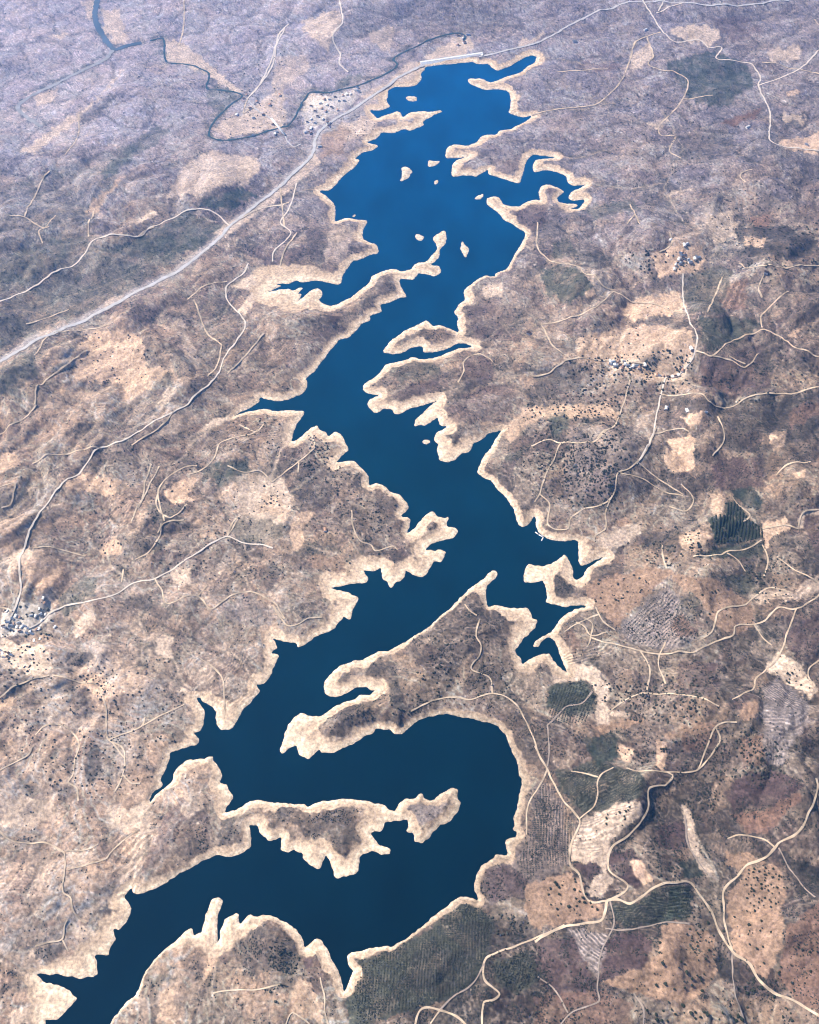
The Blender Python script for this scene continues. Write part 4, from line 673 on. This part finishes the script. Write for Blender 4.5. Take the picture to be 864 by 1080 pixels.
def ribbon(name, pts, w, m, lift=.5, wob=.42, level=0):
    p = np.array(pts); x, y, z = surveyed(p[:, 0], p[:, 1])
    q = smooth_line(np.stack([x, y], 1), 7.0)
    q += 3.0 * np.stack([gn(q[:, 0] / 45, q[:, 1] / 45, 61), gn(q[:, 0] / 45, q[:, 1] / 45, 62)], 1) * min(w / 6, 1)
    tg = np.gradient(q, axis=0); tg /= np.maximum(np.hypot(tg[:, 0], tg[:, 1]), 1e-6)[:, None]; nm = np.stack([-tg[:, 1], tg[:, 0]], 1)
    ww = np.maximum(w * .78, 1.5 * (q[:, 1] * CP + CAMZ * SP) / FPX) * (1 + wob * gn(q[:, 0] / 30, q[:, 1] / 30, 63)); V = []; offs = (-.5, -.25, 0, .25, .5)
    hs = []
    for o in offs:
        a = q + nm * (ww * o)[:, None]; hs.append(height(a[:, 0], a[:, 1])); V.append(a)
    hs = np.array(hs); top = hs.max(0); top = np.maximum(top, np.convolve(np.pad(top, 2, mode='edge'), np.ones(5) / 5, 'valid')); hs = hs + .5 * np.maximum(top[None] - hs, 0)
    if level:
        c = hs.mean(0); kk = np.ones(level) / level; c = np.convolve(np.pad(c, level // 2, mode='edge'), kk, 'valid')[:len(hs[0])]; hs = np.maximum(np.repeat(c[None], 5, 0), hs.max(0)[None]) + 0 * hs
    dep = q[:, 1] * CP + CAMZ * SP
    n = len(q); VV = np.concatenate([np.c_[V[k], hs[k] + lift + dep / 5000] for k in range(5)])
    i = np.arange(n - 1); F = np.concatenate([np.stack([k * n + i, (k + 1) * n + i, (k + 1) * n + i + 1, k * n + i + 1], 1) for k in range(4)])
    F = F[:, ::-1]
    return link(name, mesh_np(name, VV, F, m, smooth=True), kind='structure')
for name, w, tone, pts in ROADS: ribbon(name, pts, w * 1.0, ROADMAT[tone], lift=.85)
ribbon('river', RIVER, 13, M_RIVER, lift=.3, wob=.7); ribbon('river', RIVER_W, 40, M_BROAD, lift=.3, wob=.4); ribbon('riverbed', RIVER_D, 26, M_BED, lift=.3, wob=.6)

# ------------------------------------------------------------------ trees
def blob(r, squash, sub, jit, seed, off=(0, 0, 0)):
    bm = bmesh.new(); bmesh.ops.create_icosphere(bm, subdivisions=sub, radius=1); rr = random.Random(seed)
    V = []
    for v in bm.verts:
        s = r * (1 + rr.uniform(-jit, jit)); V.append((v.co.x * s + off[0], v.co.y * s + off[1], v.co.z * s * squash + off[2]))
    F = [[v.index for v in f.verts] for f in bm.faces]; bm.free(); return V, F
def merge(parts):
    V = []; F = []
    for v, f in parts: k = len(V); V += v; F += [[i + k for i in q] for q in f]
    return V, F
def crown_mesh(seed):
    rr = random.Random(seed); ps = []
    for k in range(9):
        a = rr.uniform(0, 6.28); d = rr.uniform(.15, .62) if k else 0; ps.append(blob(rr.uniform(.36, .55), rr.uniform(.7, .9), 2 if k < 3 else 1, .22, seed * 31 + k, (d * math.cos(a), d * math.sin(a), .72 + rr.uniform(-.18, .28))))
    for k in range(60):      # loose leaf sprays round the outline
        a = rr.uniform(0, 6.28); e = rr.uniform(-.2, 1.2); d = .85 * math.cos(e) * rr.uniform(.8, 1.1); c = Vector((d * math.cos(a), d * math.sin(a), .7 + .6 * math.sin(e))); s = .13
        t = [tuple(c + Vector((rr.uniform(-s, s), rr.uniform(-s, s), rr.uniform(-s, s)))) for _ in range(3)]; ps.append((t, [[0, 1, 2]]))
    V, F = merge(ps); return mesh_np('crown', V, F, M_LEAF[seed % 2])
def trunk_mesh(seed):
    rr = random.Random(seed); V = []; F = []
    def limb(a, b, r0, r1):
        k = len(V); ax = (Vector(b) - Vector(a)).normalized(); u = ax.orthogonal().normalized(); w = ax.cross(u)
        for p, r in ((a, r0), (b, r1)):
            for i in range(6): V.append(tuple(Vector(p) + (u * math.cos(i * 1.047) + w * math.sin(i * 1.047)) * r))
        for i in range(6): F.append((k + i, k + (i + 1) % 6, k + 6 + (i + 1) % 6, k + 6 + i))
    limb((0, 0, -.15), (.03, .02, .32), .09, .07)
    for i in range(4):
        a = i * 1.6 + rr.uniform(0, .6); limb((.03, .02, .30), (.4 * math.cos(a), .4 * math.sin(a), .72), .055, .025)
    return mesh_np('trunk', V, F, M_BARK)
CROWNS = [crown_mesh(s) for s in range(5)]; TRUNKS = [trunk_mesh(s) for s in range(2)]
def seen_land(px, py):
    x, y, z = surveyed(px, py); c, r = to_pixel(x, y, z)
    i = np.clip(np.searchsorted(-Yrow, -y), 0, NR - 1)
    return x, y, z
def tree(px, py, dia, label, group):
    x, y, z = surveyed(px, py); x, y, z = float(x[0]), float(y[0]), float(z[0])
    if z < 1.5: return
    dep = y * CP + CAMZ * SP; r = dia * dep / FPX * .5
    e = bpy.data.objects.new('tree', None); COL.objects.link(e); e.location = (x, y, z); s = r; e.scale = (s * random.uniform(.9, 1.12), s * random.uniform(.9, 1.12), s * random.uniform(.75, .95)); e.rotation_euler = (0, 0, random.uniform(0, 6.28))
    e['label'] = label; e['category'] = 'tree'; e['group'] = group
    link('crown', random.choice(CROWNS), e); link('trunk', random.choice(TRUNKS), e)
def scatter(poly, n, dmin=0):
    p = np.array(poly); out = []; k = 0
    while len(out) < n and k < n * 60:
        k += 1; q = (random.uniform(p[:, 0].min(), p[:, 0].max()), random.uniform(p[:, 1].min(), p[:, 1].max()))
        if inside(np.array([q[0]]), np.array([q[1]]), p)[0] and all(math.hypot(q[0] - o[0], q[1] - o[1]) > dmin for o in out[-80:]): out.append(q)
    return out
TA = (355,95,4,250,128,5,365,158,3,345,180,3,252,180,3,242,210,3,253,300,3.5,318,335,4,370,323,3.5,440,195,3.5,297,8,4,230,8,3,120,58,3,285,600,3.5,287,630,4,245,640,3,208,675,3,172,708,3,232,728,5,285,705,6,352,678,5,412,742,3,468,762,5,158,682,2.5,228,440,2.5,82,820,3,380,465,4,85,930,5,130,970,5,235,850,4,185,960,6,150,930,6)
TB = (680,322,3,715,345,3.5,655,340,2.5,778,365,4,845,365,3,735,505,2.5,785,535,4.5,625,640,5,685,660,2.5,735,640,3,645,712,3.5,615,722,2.5,560,690,3,480,620,2.5,510,560,4.5,515,540,3,530,500,3,545,935,4,625,965,5,615,905,3,585,870,3,755,592,2.5)
TC = (555,112,4.5,570,18,3,465,205,4,400,165,3,135,285,4,462,315,4,440,370,3.5,565,350,4,130,370,4,535,425,4,318,452,3.5,350,475,3.5,298,503,3,370,548,5.5,412,600,5,415,660,4.5,485,588,4,495,617,3.5,458,572,3,518,560,3,350,680,4,345,622,3,505,710,5,100,657,5,160,470,6,180,650,6,258,692,3.5,83,555,2.5,28,695,2.5,583,602,2.5,210,808,3.5,20,878,4,95,910,5,160,885,4,235,872,3.5,270,910,4,345,900,3,405,905,5,440,895,4,105,960,5,150,970,4.5,200,975,4,440,945,3.5,485,935,4,540,905,5,520,890,5,550,920,5,600,222,3,505,175,3,370,210,3,335,840,6,650,955,3,680,900,4,690,180,4,470,440,2.5)
def listed(x0, y0, s, L, label, group):
    for i in range(0, len(L), 3): tree(x0 + L[i] / s, y0 + L[i + 1] / s, L[i + 2] * .8, label, group)
listed(760, 960, 8.31, TA, 'dark round tree standing on the ochre slope below the winding bottom right road', 'trees on the ochre slope by the bottom right road')
listed(760, 960, 8.31, TB, 'dark tree dotting the dull red brown field in the bottom right corner', 'trees on the red brown corner field')
listed(680, 960, 8.31, TC, 'dark round tree on the orange field between the ploughed patch and the dark triangle', 'trees on the orange field at the bottom')
near_groups = [
 (CA(640,390,730,385,770,450,740,500,700,520,640,500), 58, 2.2, 4.0, 'dark tree packed in the grove on the tan slope above the bottom right road', 'grove on the tan slope'),
 (CA(20,450,110,410,150,440,200,520,90,550,20,520), 26, 2.2, 4.6, 'dark tree dotted over the bright orange field beside the road junction', 'trees on the bright orange field'),
 (CA(170,240,270,195,325,205,230,300), 10, 2.4, 4, 'dark tree on the pale ploughed hilltop above the road fork', 'trees on the ploughed hilltop'),
 (C(720,700,6,360,390,480,380,540,600,500,660,380,640), 36, 2, 3.2, 'small tree in the pinkish orchard below the ringed terraces', 'orchard below the ringed terraces'),
 (C(720,700,6,100,830,260,740,280,800,200,940,110,930), 16, 2.2, 3.4, 'dark bushy tree in the narrow pale gully beneath the dark ridge', 'trees in the pale gully'),
 (C(720,700,6,560,20,740,40,840,170,780,220,700,150,560,80), 12, 2.2, 4, 'dark tree on the bare cream field above the ringed terraces', 'trees on the cream field'),
 (CC(480,480,560,490,600,580,500,600), 16, 2, 3.2, 'dark tree on the brown field above the long winding road', 'trees on the brown field by the winding road')]
for poly, n, a, b, lab, grp in near_groups:
    for q in scatter(poly, n, 2.6): tree(q[0], q[1], random.uniform(a, b) * .85, lab, grp)

# beyond those: trees and bushes nobody could count, each kind one object
OCT = np.array([(1,0,0),(0,1,0),(-1,0,0),(0,-1,0),(.6,.6,.75),(-.6,.6,.7),(-.6,-.6,.75),(.6,-.6,.7),(0,0,1.05),(0,0,-.3)], float)
OCF = np.array([(0,4,7),(0,1,4),(1,5,4),(1,2,5),(2,6,5),(2,3,6),(3,7,6),(3,0,7),(4,5,8),(5,6,8),(6,7,8),(7,4,8),(1,0,9),(2,1,9),(3,2,9),(0,3,9)])
def bushes(x, y, z, r, name, m, flat=.8, stretch=None, ang=None):
    n = len(x); J = OCT[None] * (1 + rng.uniform(-.28, .28, (n, 10, 1))); a = rng.uniform(0, 6.28, n) if ang is None else np.full(n, ang)
    if stretch: J = J * np.array([stretch, 1, 1])
    ca, sa = np.cos(a)[:, None], np.sin(a)[:, None]
    vx = J[:, :, 0] * ca - J[:, :, 1] * sa; vy = J[:, :, 0] * sa + J[:, :, 1] * ca
    V = np.stack([x[:, None] + vx * r[:, None], y[:, None] + vy * r[:, None], z[:, None] + J[:, :, 2] * r[:, None] * flat], -1).reshape(-1, 3)
    F = (OCF[None] + 10 * np.arange(n)[:, None, None]).reshape(-1, 3)
    return link(name, mesh_np(name, V, F, m), kind='stuff')
MANY = [(C(280,650,2.88,460,60,600,60,610,200,520,240,450,160),70,2.2),(C(280,650,2.88,380,240,480,230,480,300,380,310),26,2.4),(C(280,650,2.88,620,160,720,120,740,220,640,250),40,2),(C(380,400,2.88,500,60,640,40,800,60,790,380,560,380,480,300),430,1.9),(C(380,400,2.88,600,200,760,150,780,330,620,320),200,2.0),
 (CC(80,60,250,60,250,250,100,250),170,2.2),(CD(100,520,480,480,480,620,100,640),300,2.3),(CD(0,640,260,640,300,864,0,864),300,2.2),(CD(350,180,520,180,520,270,270,270),55,1.8),(CD(270,190,350,180,360,260,280,240),40,2),(CD(130,400,330,400,330,530,130,530),60,1.8),(CC(640,420,700,420,700,500,640,480),36,2.4),
 (C(350,490,5.76,0,100,300,130,400,260,380,480,100,480),110,1.9),(C(240,370,5.76,430,500,560,480,760,780,480,820),170,1.9),(C(240,370,5.76,0,430,330,400,330,640,0,620),70,1.8),(CH(0,400,160,400,190,600,0,600),70,2.2),(CH(240,590,360,590,360,690,240,680),46,2.2),(CH(300,190,380,200,380,250,310,250),12,2),(CH(760,30,864,30,864,120,770,120),26,2),(CG(225,290,450,290,450,450,230,440),60,1.8),(CG(300,640,600,640,600,864,200,864),80,1.8),
 (C(330,120,7.2,200,20,490,20,490,150,230,260),80,1.1),(C(320,40,7.2,0,450,430,400,330,640,0,720),16,.9),(CC(100,780,560,740,560,864,100,864),190,2.2),(C(540,700,4.32,430,90,864,90,864,280,500,260),210,2.3),(CA(560,0,760,0,760,120,560,130),130,2.4),(CA(0,640,200,700,200,864,0,864),60,2.2),(C(250,580,5.76,430,30,700,30,700,160,450,140),16,2),(CC(130,480,320,440,360,500,200,560),46,2.3),(CD(600,110,864,110,864,280,620,220),130,2),(C(240,920,5.4,240,380,420,480,380,580,240,560),120,2),(C(240,920,5.4,200,640,330,640,330,760,200,760),14,2.6),
 (CC(380,300,560,300,560,430,330,420),130,2.3),(CC(620,380,780,380,780,560,620,520),110,2.2),(CC(280,600,480,500,500,650,300,660),110,2),(CB(480,620,600,640,640,720,560,780,480,730),90,2.2),(CB(480,520,600,520,600,580,480,600),40,2.4),(CA(200,30,340,0,560,0,560,120,420,100),120,2.2),(CA(330,300,440,330,440,430,370,430),60,2.2),(CA(470,500,550,600,540,700,460,640),60,2.2),(CD(500,560,864,500,864,660,520,660),140,2),(CE(500,560,864,540,864,864,600,864),220,1.7),(CE(260,300,500,260,520,560,300,600),120,1.5),(CI(60,300,560,60,700,300,500,420),130,1.9),(CH(420,80,864,60,864,330,500,330),170,1.8),(CH(0,560,560,560,560,864,0,864),240,1.9),(CF(640,260,864,150,864,420,700,430),120,1.4)]
px = []; py = []; dd = []
for poly, n, d in MANY:
    s = scatter(poly, n); px += [q[0] for q in s]; py += [q[1] for q in s]; dd += [d * random.uniform(.5, 1.3) for _ in s]
px = np.array(px); py = np.array(py); dd = np.array(dd)
clump = gn(px / 14, py / 14, 66) > -.35; px, py, dd = px[clump], py[clump], dd[clump]
x, y, z = surveyed(px, py); k = z > 8.2; x, y, z, dd = x[k], y[k], z[k], dd[k]
bushes(x, y, z + .2, dd * (y * CP + CAMZ * SP) / FPX * .5, 'scattered_woodland', M_WOOD, .85)
# low scrub where the ground cover is dark
lum = ALB.mean(1); ok = (PXV > -30) & (PXV < 894) & (PYV > -25) & (PYV < 1110) & land & (SD > 1.05 * BW) & (isle_id == 0)
pr = np.where(ok, np.clip((.17 - lum) / .10, .03, 1), 0) * sstep(-.25, .35, gn(X / 55, Y / 55, 67)); pr /= pr.sum()
s = rng.choice(len(X), 30000, p=pr); x = X[s] + rng.uniform(-2, 2, len(s)); y = Y[s] + rng.uniform(-2, 2, len(s)); z = height(x, y)
dep = y * CP + CAMZ * SP
bushes(x, y, z, rng.uniform(1.0, 2.6, len(s)) * (.6 + .4 * dep / 3000), 'scrubland', M_LEAF[2], .7)
# orchards: rows of small trees
def orchard(poly, spacing, ang, gap, r, m=1, jit=.8):
    p = np.array(poly); x, y, _ = surveyed(p[:, 0], p[:, 1]); w = np.stack([x, y], 1); c = w.mean(0); L = np.hypot(*(w - c).T).max()
    ca, sa = math.cos(ang), math.sin(ang); u, v = np.meshgrid(np.arange(-L, L, gap), np.arange(-L, L, spacing)); u = u.ravel() + rng.uniform(-jit, jit, u.size); v = v.ravel()
    v = v + 6 * gn(u / 90, v / 90, 68) + rng.uniform(-jit, jit, v.size) * .5
    qx = c[0] + u * ca - v * sa; qy = c[1] + u * sa + v * ca; q = inside(qx, qy, w) & (rng.random(len(qx)) > .1); qx, qy = qx[q], qy[q]; z = height(qx, qy); q = z > 8.5
    qx, qy, z = qx[q], qy[q], z[q]
    o = bushes(qx, qy, z, r * rng.uniform(.8, 1.25, len(qx)), 'orchard_planting', M_LEAF[m], .8)
orchard(CC(525,278,600,272,652,282,690,310,698,335,640,348,548,358,540,310), 13, 1.35, 4.5, 3.4, 0); orchard(CC(578,232,610,224,650,278,584,268), 12, 1.35, 4.5, 3.2, 0)
orchard(CB(80,690,180,645,290,585,380,510,450,510,490,560,470,640,430,735,380,770,240,815,70,850), 8.5, 1.5, 6.5, 2.0, 1); orchard(CB(560,380,600,300,640,120,660,230,640,380,600,430), 9, 1.5, 6, 1.9, 1); orchard(CB(490,680,590,645,630,720,560,775,505,735), 9, 1.2, 6.5, 2.0, 1)
orchard(CA(60,110,200,70,330,115,325,160,200,215,140,215), 9, .5, 6, 1.9, 1); orchard(CA(235,500,300,505,370,455,400,450,400,540,380,555,270,565), 9, .1, 6.5, 2.0, 1); orchard(CA(408,452,445,447,470,450,475,540,405,542), 8.5, .2, 5.5, 2.3, 0); orchard(CA(20,130,70,200,120,250,100,370,40,390,-20,260), 9, 1.5, 6, 1.8, 1)
orchard(C(720,700,6,0,400,180,400,150,540,0,540), 14, .2, 12, 2.2, 1, .5); orchard(CC(260,610,400,490,460,560,480,640,400,670,290,650), 11, .7, 8, 2.0, 1); orchard(CC(45,795,150,775,185,830,160,900,45,900), 9, 1.2, 6, 2.2, 1)

# ------------------------------------------------------------------ houses
def house_parts(seed):
    rr = random.Random(seed); L, W, H, R_ = rr.uniform(12, 18), rr.uniform(8, 10.5), rr.uniform(3.6, 6.2), rr.uniform(.8, 1.3)
    V, F = boxes([((0, 0, H / 2 - .75), (L, W, H + 1.5), 0)]); k = len(V)
    V += [(-L / 2, -W / 2, H), (-L / 2, W / 2, H), (-L / 2, 0, H + R_), (L / 2, -W / 2, H), (L / 2, W / 2, H), (L / 2, 0, H + R_)]
    bm = bmesh.new(); vs = [bm.verts.new(v) for v in V]
    for f in F: bm.faces.new([vs[i] for i in f])
    bm.faces.new([vs[k], vs[k + 2], vs[k + 1]]); bm.faces.new([vs[k + 3], vs[k + 4], vs[k + 5]])
    wall = bpy.data.meshes.new('wall'); bm.to_mesh(wall); bm.free(); wall.materials.append(M_WALL)
    a, b, t = L / 2 + .4, W / 2 + .5, .25; e = H - R_ * .5 / (W / 2)
    RV = []
    for s in (-1, 1):
        for zz in (.04, .04 + t):
            RV += [(-a, s * b, e + zz), (a, s * b, e + zz), (a, 0, H + R_ + zz), (-a, 0, H + R_ + zz)]
    RF = []
    for q in (0, 8): RF += [(q, q + 1, q + 2, q + 3), (q + 4, q + 5, q + 6, q + 7), (q, q + 1, q + 5, q + 4), (q, q + 3, q + 7, q + 4), (q + 1, q + 2, q + 6, q + 5)]
    roof = mesh_np('roof', RV, RF, M_ROOF if seed % 3 == 1 else M_ROOFP)
    dv, df = boxes([((rr.uniform(-2, 2), -W / 2 - .03, 1.05), (1.1, .12, 2.1), 0)]); door = mesh_np('door', dv, df, M_DARK)
    win = []
    for xx in (-L * .33, L * .33): v, f = boxes([((xx, -W / 2 - .03, 1.7), (1.2, .12, 1.2), 0)]); win.append(mesh_np('window', v, f, M_DARK))
    return [('wall', wall), ('roof', roof), ('door', door)] + [('window', w) for w in win]
HOUSES = [house_parts(s) for s in range(6)]
def village(x0, y0, s, L, label, group, big=1.0):
    for i in range(0, len(L), 2):
        x, y, z = surveyed(x0 + L[i] / s, y0 + L[i + 1] / s); z = float(z[0])
        if z < .8: continue
        e = bpy.data.objects.new('house', None); COL.objects.link(e); e.location = (float(x[0]), float(y[0]), z + .4); e.rotation_euler = (0, 0, random.choice((0, .4, 1.2, 1.6, -.5)) + random.uniform(-.2, .2)); k = big * random.uniform(.85, 1.15); e.scale = (k, k, k)
        e['label'] = label; e['category'] = 'house'; e['group'] = group
        for n, me in random.choice(HOUSES): link(n, me, e)
village(0,620,7.2,(60,180,95,235,120,215,150,225,60,260,85,285,105,275,140,265,165,300,185,290,215,310,230,330,245,350,205,345,130,300,150,330,70,305,40,300,25,290,340,115,310,200,345,205,270,215,240,210,320,250,300,315,20,500,45,490,70,500,30,530,60,525,10,480,85,510,280,320,330,80,300,160,420,300,260,400,305,390), 'small white house in the pale sprawling village at the left edge', 'houses of the village at the left edge', .72)
village(640,340,7.2,(25,295,45,305,60,320,80,310,100,325,120,340,140,320,160,330,180,345,200,335,225,330,245,345,110,350,65,335,30,320,90,295,130,300,290,325), 'small white house in the compact bright hamlet east of the lake', 'houses of the compact hamlet east of the lake', 1.05)
village(640,340,7.2,(380,400,400,408,430,410,460,412,500,415,520,410,545,400,450,655,610,670,755,685,640,200,575,370), 'white house strung along the pale lane beside the compact hamlet', 'houses along the pale lane')
village(680,220,7.2,(285,330,300,345,275,355,290,375,310,385,260,385,280,400,250,415,235,430,330,390,345,410,320,270,300,280,225,460,270,340,265,420,380,385,395,370,410,370,195,240), 'small white house in the hilltop village north of the straight road', 'houses of the hilltop village', 1.05)
village(320,40,7.2,(60,520,90,560,130,500,160,470,200,470,240,450,270,480,300,440,330,430,360,430,400,400,420,410,140,540,170,560,110,600,60,620,30,640,90,650,150,620,190,640,60,690,20,720,40,720,215,530,260,550,180,510,310,480,410,380,200,650), 'white house in the town between the river and the highway', 'houses of the town by the river', 1.05)
village(250,80,7.2,(540,430,560,440,690,360,700,385,630,540), 'white house close beside the highway bend above the lake', 'houses at the highway bend', 1.2)
village(250,80,7.2,(300,430,290,445,75,150,125,455), 'white house on the river flats near the road bridge', 'houses on the river flats', 1.2)
village(480,30,7.2,(25,60,60,80,100,50,70,110,20,130), 'pale building among the works below the dam', 'buildings below the dam', 1.3)
village(480,30,7.2,(208,205), 'small pale gatehouse at the right end of the dam', 'gatehouse at the dam', 1.0)
village(0,0,2.88,(740,300,760,330,780,310,800,350,820,320,850,290,770,360,830,380,720,350), 'pale house of the hazy village beyond the river loop', 'houses beyond the river loop', 1.2)
for a, b, lab in ((681,32,'lone white house on the hazy hill below the far highway'),(789,134.5,'lone white house left of the pale road bend'),(808,288,'white farmhouse by the dark wood on the hazy right side'),(850.5,153,'white house by the pale road at the right edge'),(606.5,44.5,'lone white house beside the far highway'),(558,352,'lone white house above the small headland bay'),(343,559,'white farmhouse on the headland track')):
    village(0,0,1,(a,b), lab, lab, 1.3)

# ------------------------------------------------------------------ the dam
(ax, bx_), (ay, by_) = to_ground([449.0, 506.5], [69.5, 60.8]); A = np.array([ax, ay]); B = np.array([bx_, by_])
t = (B - A) / np.hypot(*(B - A)); nrm = np.array([-t[1], t[0]]); nrm = nrm if nrm[1] > 0 else -nrm      # away from the lake
dam = bpy.data.objects.new('dam', None); COL.objects.link(dam); dam.location = (A[0], A[1], 0); dam['label'] = 'long pale dam with a road on its crest across the head of the lake'; dam['category'] = 'dam'
Ld = np.hypot(*(B - A)); ZC = 13.0
def prism(name, prof, m, a=-26, b=None):
    """an extrusion of a cross-section (distance from the waterline, height) along the dam"""
    b = Ld + 22 if b is None else b; n = 24; V = []
    for s in np.linspace(a, b, n):
        for d, z in prof: q = t * s + nrm * d; V.append((q[0], q[1], z))
    k = len(prof); F = [(i * k + j, (i + 1) * k + j, (i + 1) * k + (j + 1) % k, i * k + (j + 1) % k) for i in range(n - 1) for j in range(k)]
    bm = bmesh.new(); vs = [bm.verts.new(v) for v in V]
    for f in F: bm.faces.new([vs[i] for i in f])
    bm.faces.new(vs[:k]); bm.faces.new(vs[-k:][::-1]); bmesh.ops.recalc_face_normals(bm, faces=bm.faces)
    me = bpy.data.meshes.new(name); bm.to_mesh(me); bm.free(); me.materials.append(m); return link(name, me, dam)
prism('upstream_face', [(-14, -9), (0, 0), (16, ZC), (18, ZC), (18, -9)], M_RIP)
prism('crest_road', [(18.01, ZC - 1), (18.01, ZC + .15), (32.99, ZC + .15), (32.99, ZC - 1)], M_CREST)
prism('downstream_face', [(33, -9), (33, ZC), (34.5, ZC), (58, -4), (58, -9)], M_GRASSY)
prism('parapet', [(17.2, ZC + .01), (17.2, ZC + 1.1), (17.7, ZC + 1.1), (17.7, ZC + .01)], M_CONC); prism('parapet', [(33.3, ZC + .01), (33.3, ZC + 1.1), (33.8, ZC + 1.1), (33.8, ZC + .01)], M_CONC)

# ------------------------------------------------------------------ road bridge over the river
bx0, by0, bz0 = surveyed(286.5, 126); bx1, by1, bz1 = surveyed(300.5, 143)
P = np.array([bx0[0], by0[0]]); Qb = np.array([bx1[0], by1[0]]); Lb = np.hypot(*(Qb - P)); ang = math.atan2(*(Qb - P)[::-1]); zb = max(bz0[0], bz1[0]) + 5
br = bpy.data.objects.new('road_bridge', None); COL.objects.link(br); mid = (P + Qb) / 2; br.location = (mid[0], mid[1], 0); br.rotation_euler = (0, 0, ang); br['label'] = 'pale road bridge crossing the dark river below the town'; br['category'] = 'bridge'
v, f = boxes([((0, 0, zb), (Lb + 10, 11, 1.4), 0)]); link('deck', mesh_np('deck', v, f, M_CONC), br)
for s in (-1, 1): v, f = boxes([((0, s * 5.6, zb + .6), (Lb + 10, .4, 1.5), 0)]); link('parapet', mesh_np('parapet', v, f, M_CONC), br)
for k in range(5):
    xx = (k - 2) * Lb / 5.2; v, f = boxes([((xx, 0, zb / 2 - 1.5), (2.0, 7, zb + 1.5), 0), ((xx, 0, zb - 1.2), (2.6, 9.5, 1.0), 0)]); link('pier', mesh_np('pier', v, f, M_CONC), br)

# ------------------------------------------------------------------ floating jetty
jx, jy = to_ground([564.6, 568.6, 573.2, 571.2, 572.4], [561.2, 564.2, 566.6, 570.5, 562.8])
jt = bpy.data.objects.new('floating_jetty', None); COL.objects.link(jt); jt.location = (jx[1], jy[1], 0); jt['label'] = 'white floating jetty with two arms moored at the sandy shore'; jt['category'] = 'jetty'
def arm(i, j, w):
    p = np.array([jx[i] - jx[1], jy[i] - jy[1]]); q = np.array([jx[j] - jx[1], jy[j] - jy[1]]); d = q - p; L = np.hypot(*d); a = math.atan2(d[1], d[0]); c = (p + q) / 2
    v, f = boxes([((c[0], c[1], .75), (L, w, .3), a)]); link('walkway', mesh_np('walkway', v, f, M_DECK), jt)
    n = max(int(L / 6), 2); bs = [((p[0] + d[0] * (k + .5) / n, p[1] + d[1] * (k + .5) / n, .3), (L / n * .7, w * .8, .6), a) for k in range(n)]
    for b in bs: v, f = boxes([b]); link('float', mesh_np('float', v, f, M_FLOAT), jt)
arm(0, 1, 4.5); arm(1, 2, 4.5); arm(2, 3, 4.5); arm(2, 4, 3)

# ------------------------------------------------------------------ haze, light, camera
ZH = max(CAMZ + 12, float(Z.max()) + 20)
v, f = boxes([((0, 0, (ZH + float(Z.min()) - 6) / 2), (84000, 84000, ZH - (float(Z.min()) - 6)), 0)])
hz = bpy.data.materials.new('air'); hz.use_nodes = True; nt = hz.node_tree; nt.nodes.remove(nt.nodes['Principled BSDF'])
pv = nt.nodes.new('ShaderNodeVolumePrincipled'); pv.inputs['Color'].default_value = HAZE_RGB; pv.inputs['Density'].default_value = HAZE; pv.inputs['Anisotropy'].default_value = .75
nt.links.new(pv.outputs[0], nt.nodes['Material Output'].inputs['Volume'])
link('haze', mesh_np('haze', v, f, hz), kind='stuff')

SUN_AZ, SUN_EL = math.radians(-62), math.radians(46)
w = bpy.data.worlds.new('World'); sc.world = w; w.use_nodes = True; nt = w.node_tree
sky = nt.nodes.new('ShaderNodeTexSky'); sky.sky_type = 'NISHITA'; sky.sun_disc = False; sky.sun_elevation = SUN_EL; sky.sun_rotation = SUN_AZ
bg = nt.nodes['Background']; bg.inputs['Strength'].default_value = SKY; nt.links.new(sky.outputs[0], bg.inputs[0])
sl = bpy.data.lights.new('sun', 'SUN'); sl.energy = SUNP; sl.angle = math.radians(.53); sl.color = (1.0, .90, .75)
so = bpy.data.objects.new('sun', sl); COL.objects.link(so)
sd = Vector((math.sin(SUN_AZ) * math.cos(SUN_EL), math.cos(SUN_AZ) * math.cos(SUN_EL), math.sin(SUN_EL)))
so.rotation_euler = sd.to_track_quat('Z', 'Y').to_euler(); so.location = (0, 0, CAMZ + 400)

cam = bpy.data.cameras.new('camera'); cam.sensor_fit = 'VERTICAL'; cam.angle_y = FOV; cam.clip_start = 1; cam.clip_end = 120000
co = bpy.data.objects.new('camera', cam); COL.objects.link(co); co.location = (0, 0, CAMZ); co.rotation_euler = (math.pi / 2 - PITCH, 0, 0); sc.camera = co
sc.view_settings.view_transform = 'Standard'; sc.view_settings.look = 'None'; sc.view_settings.exposure = EXPO; sc.view_settings.gamma = 1
sc.cycles.volume_bounces = 1; sc.cycles.max_bounces = 4; sc.cycles.diffuse_bounces = 2; sc.cycles.glossy_bounces = 2
sc.cycles.use_denoising = True; sc.cycles.filter_width = 1.1
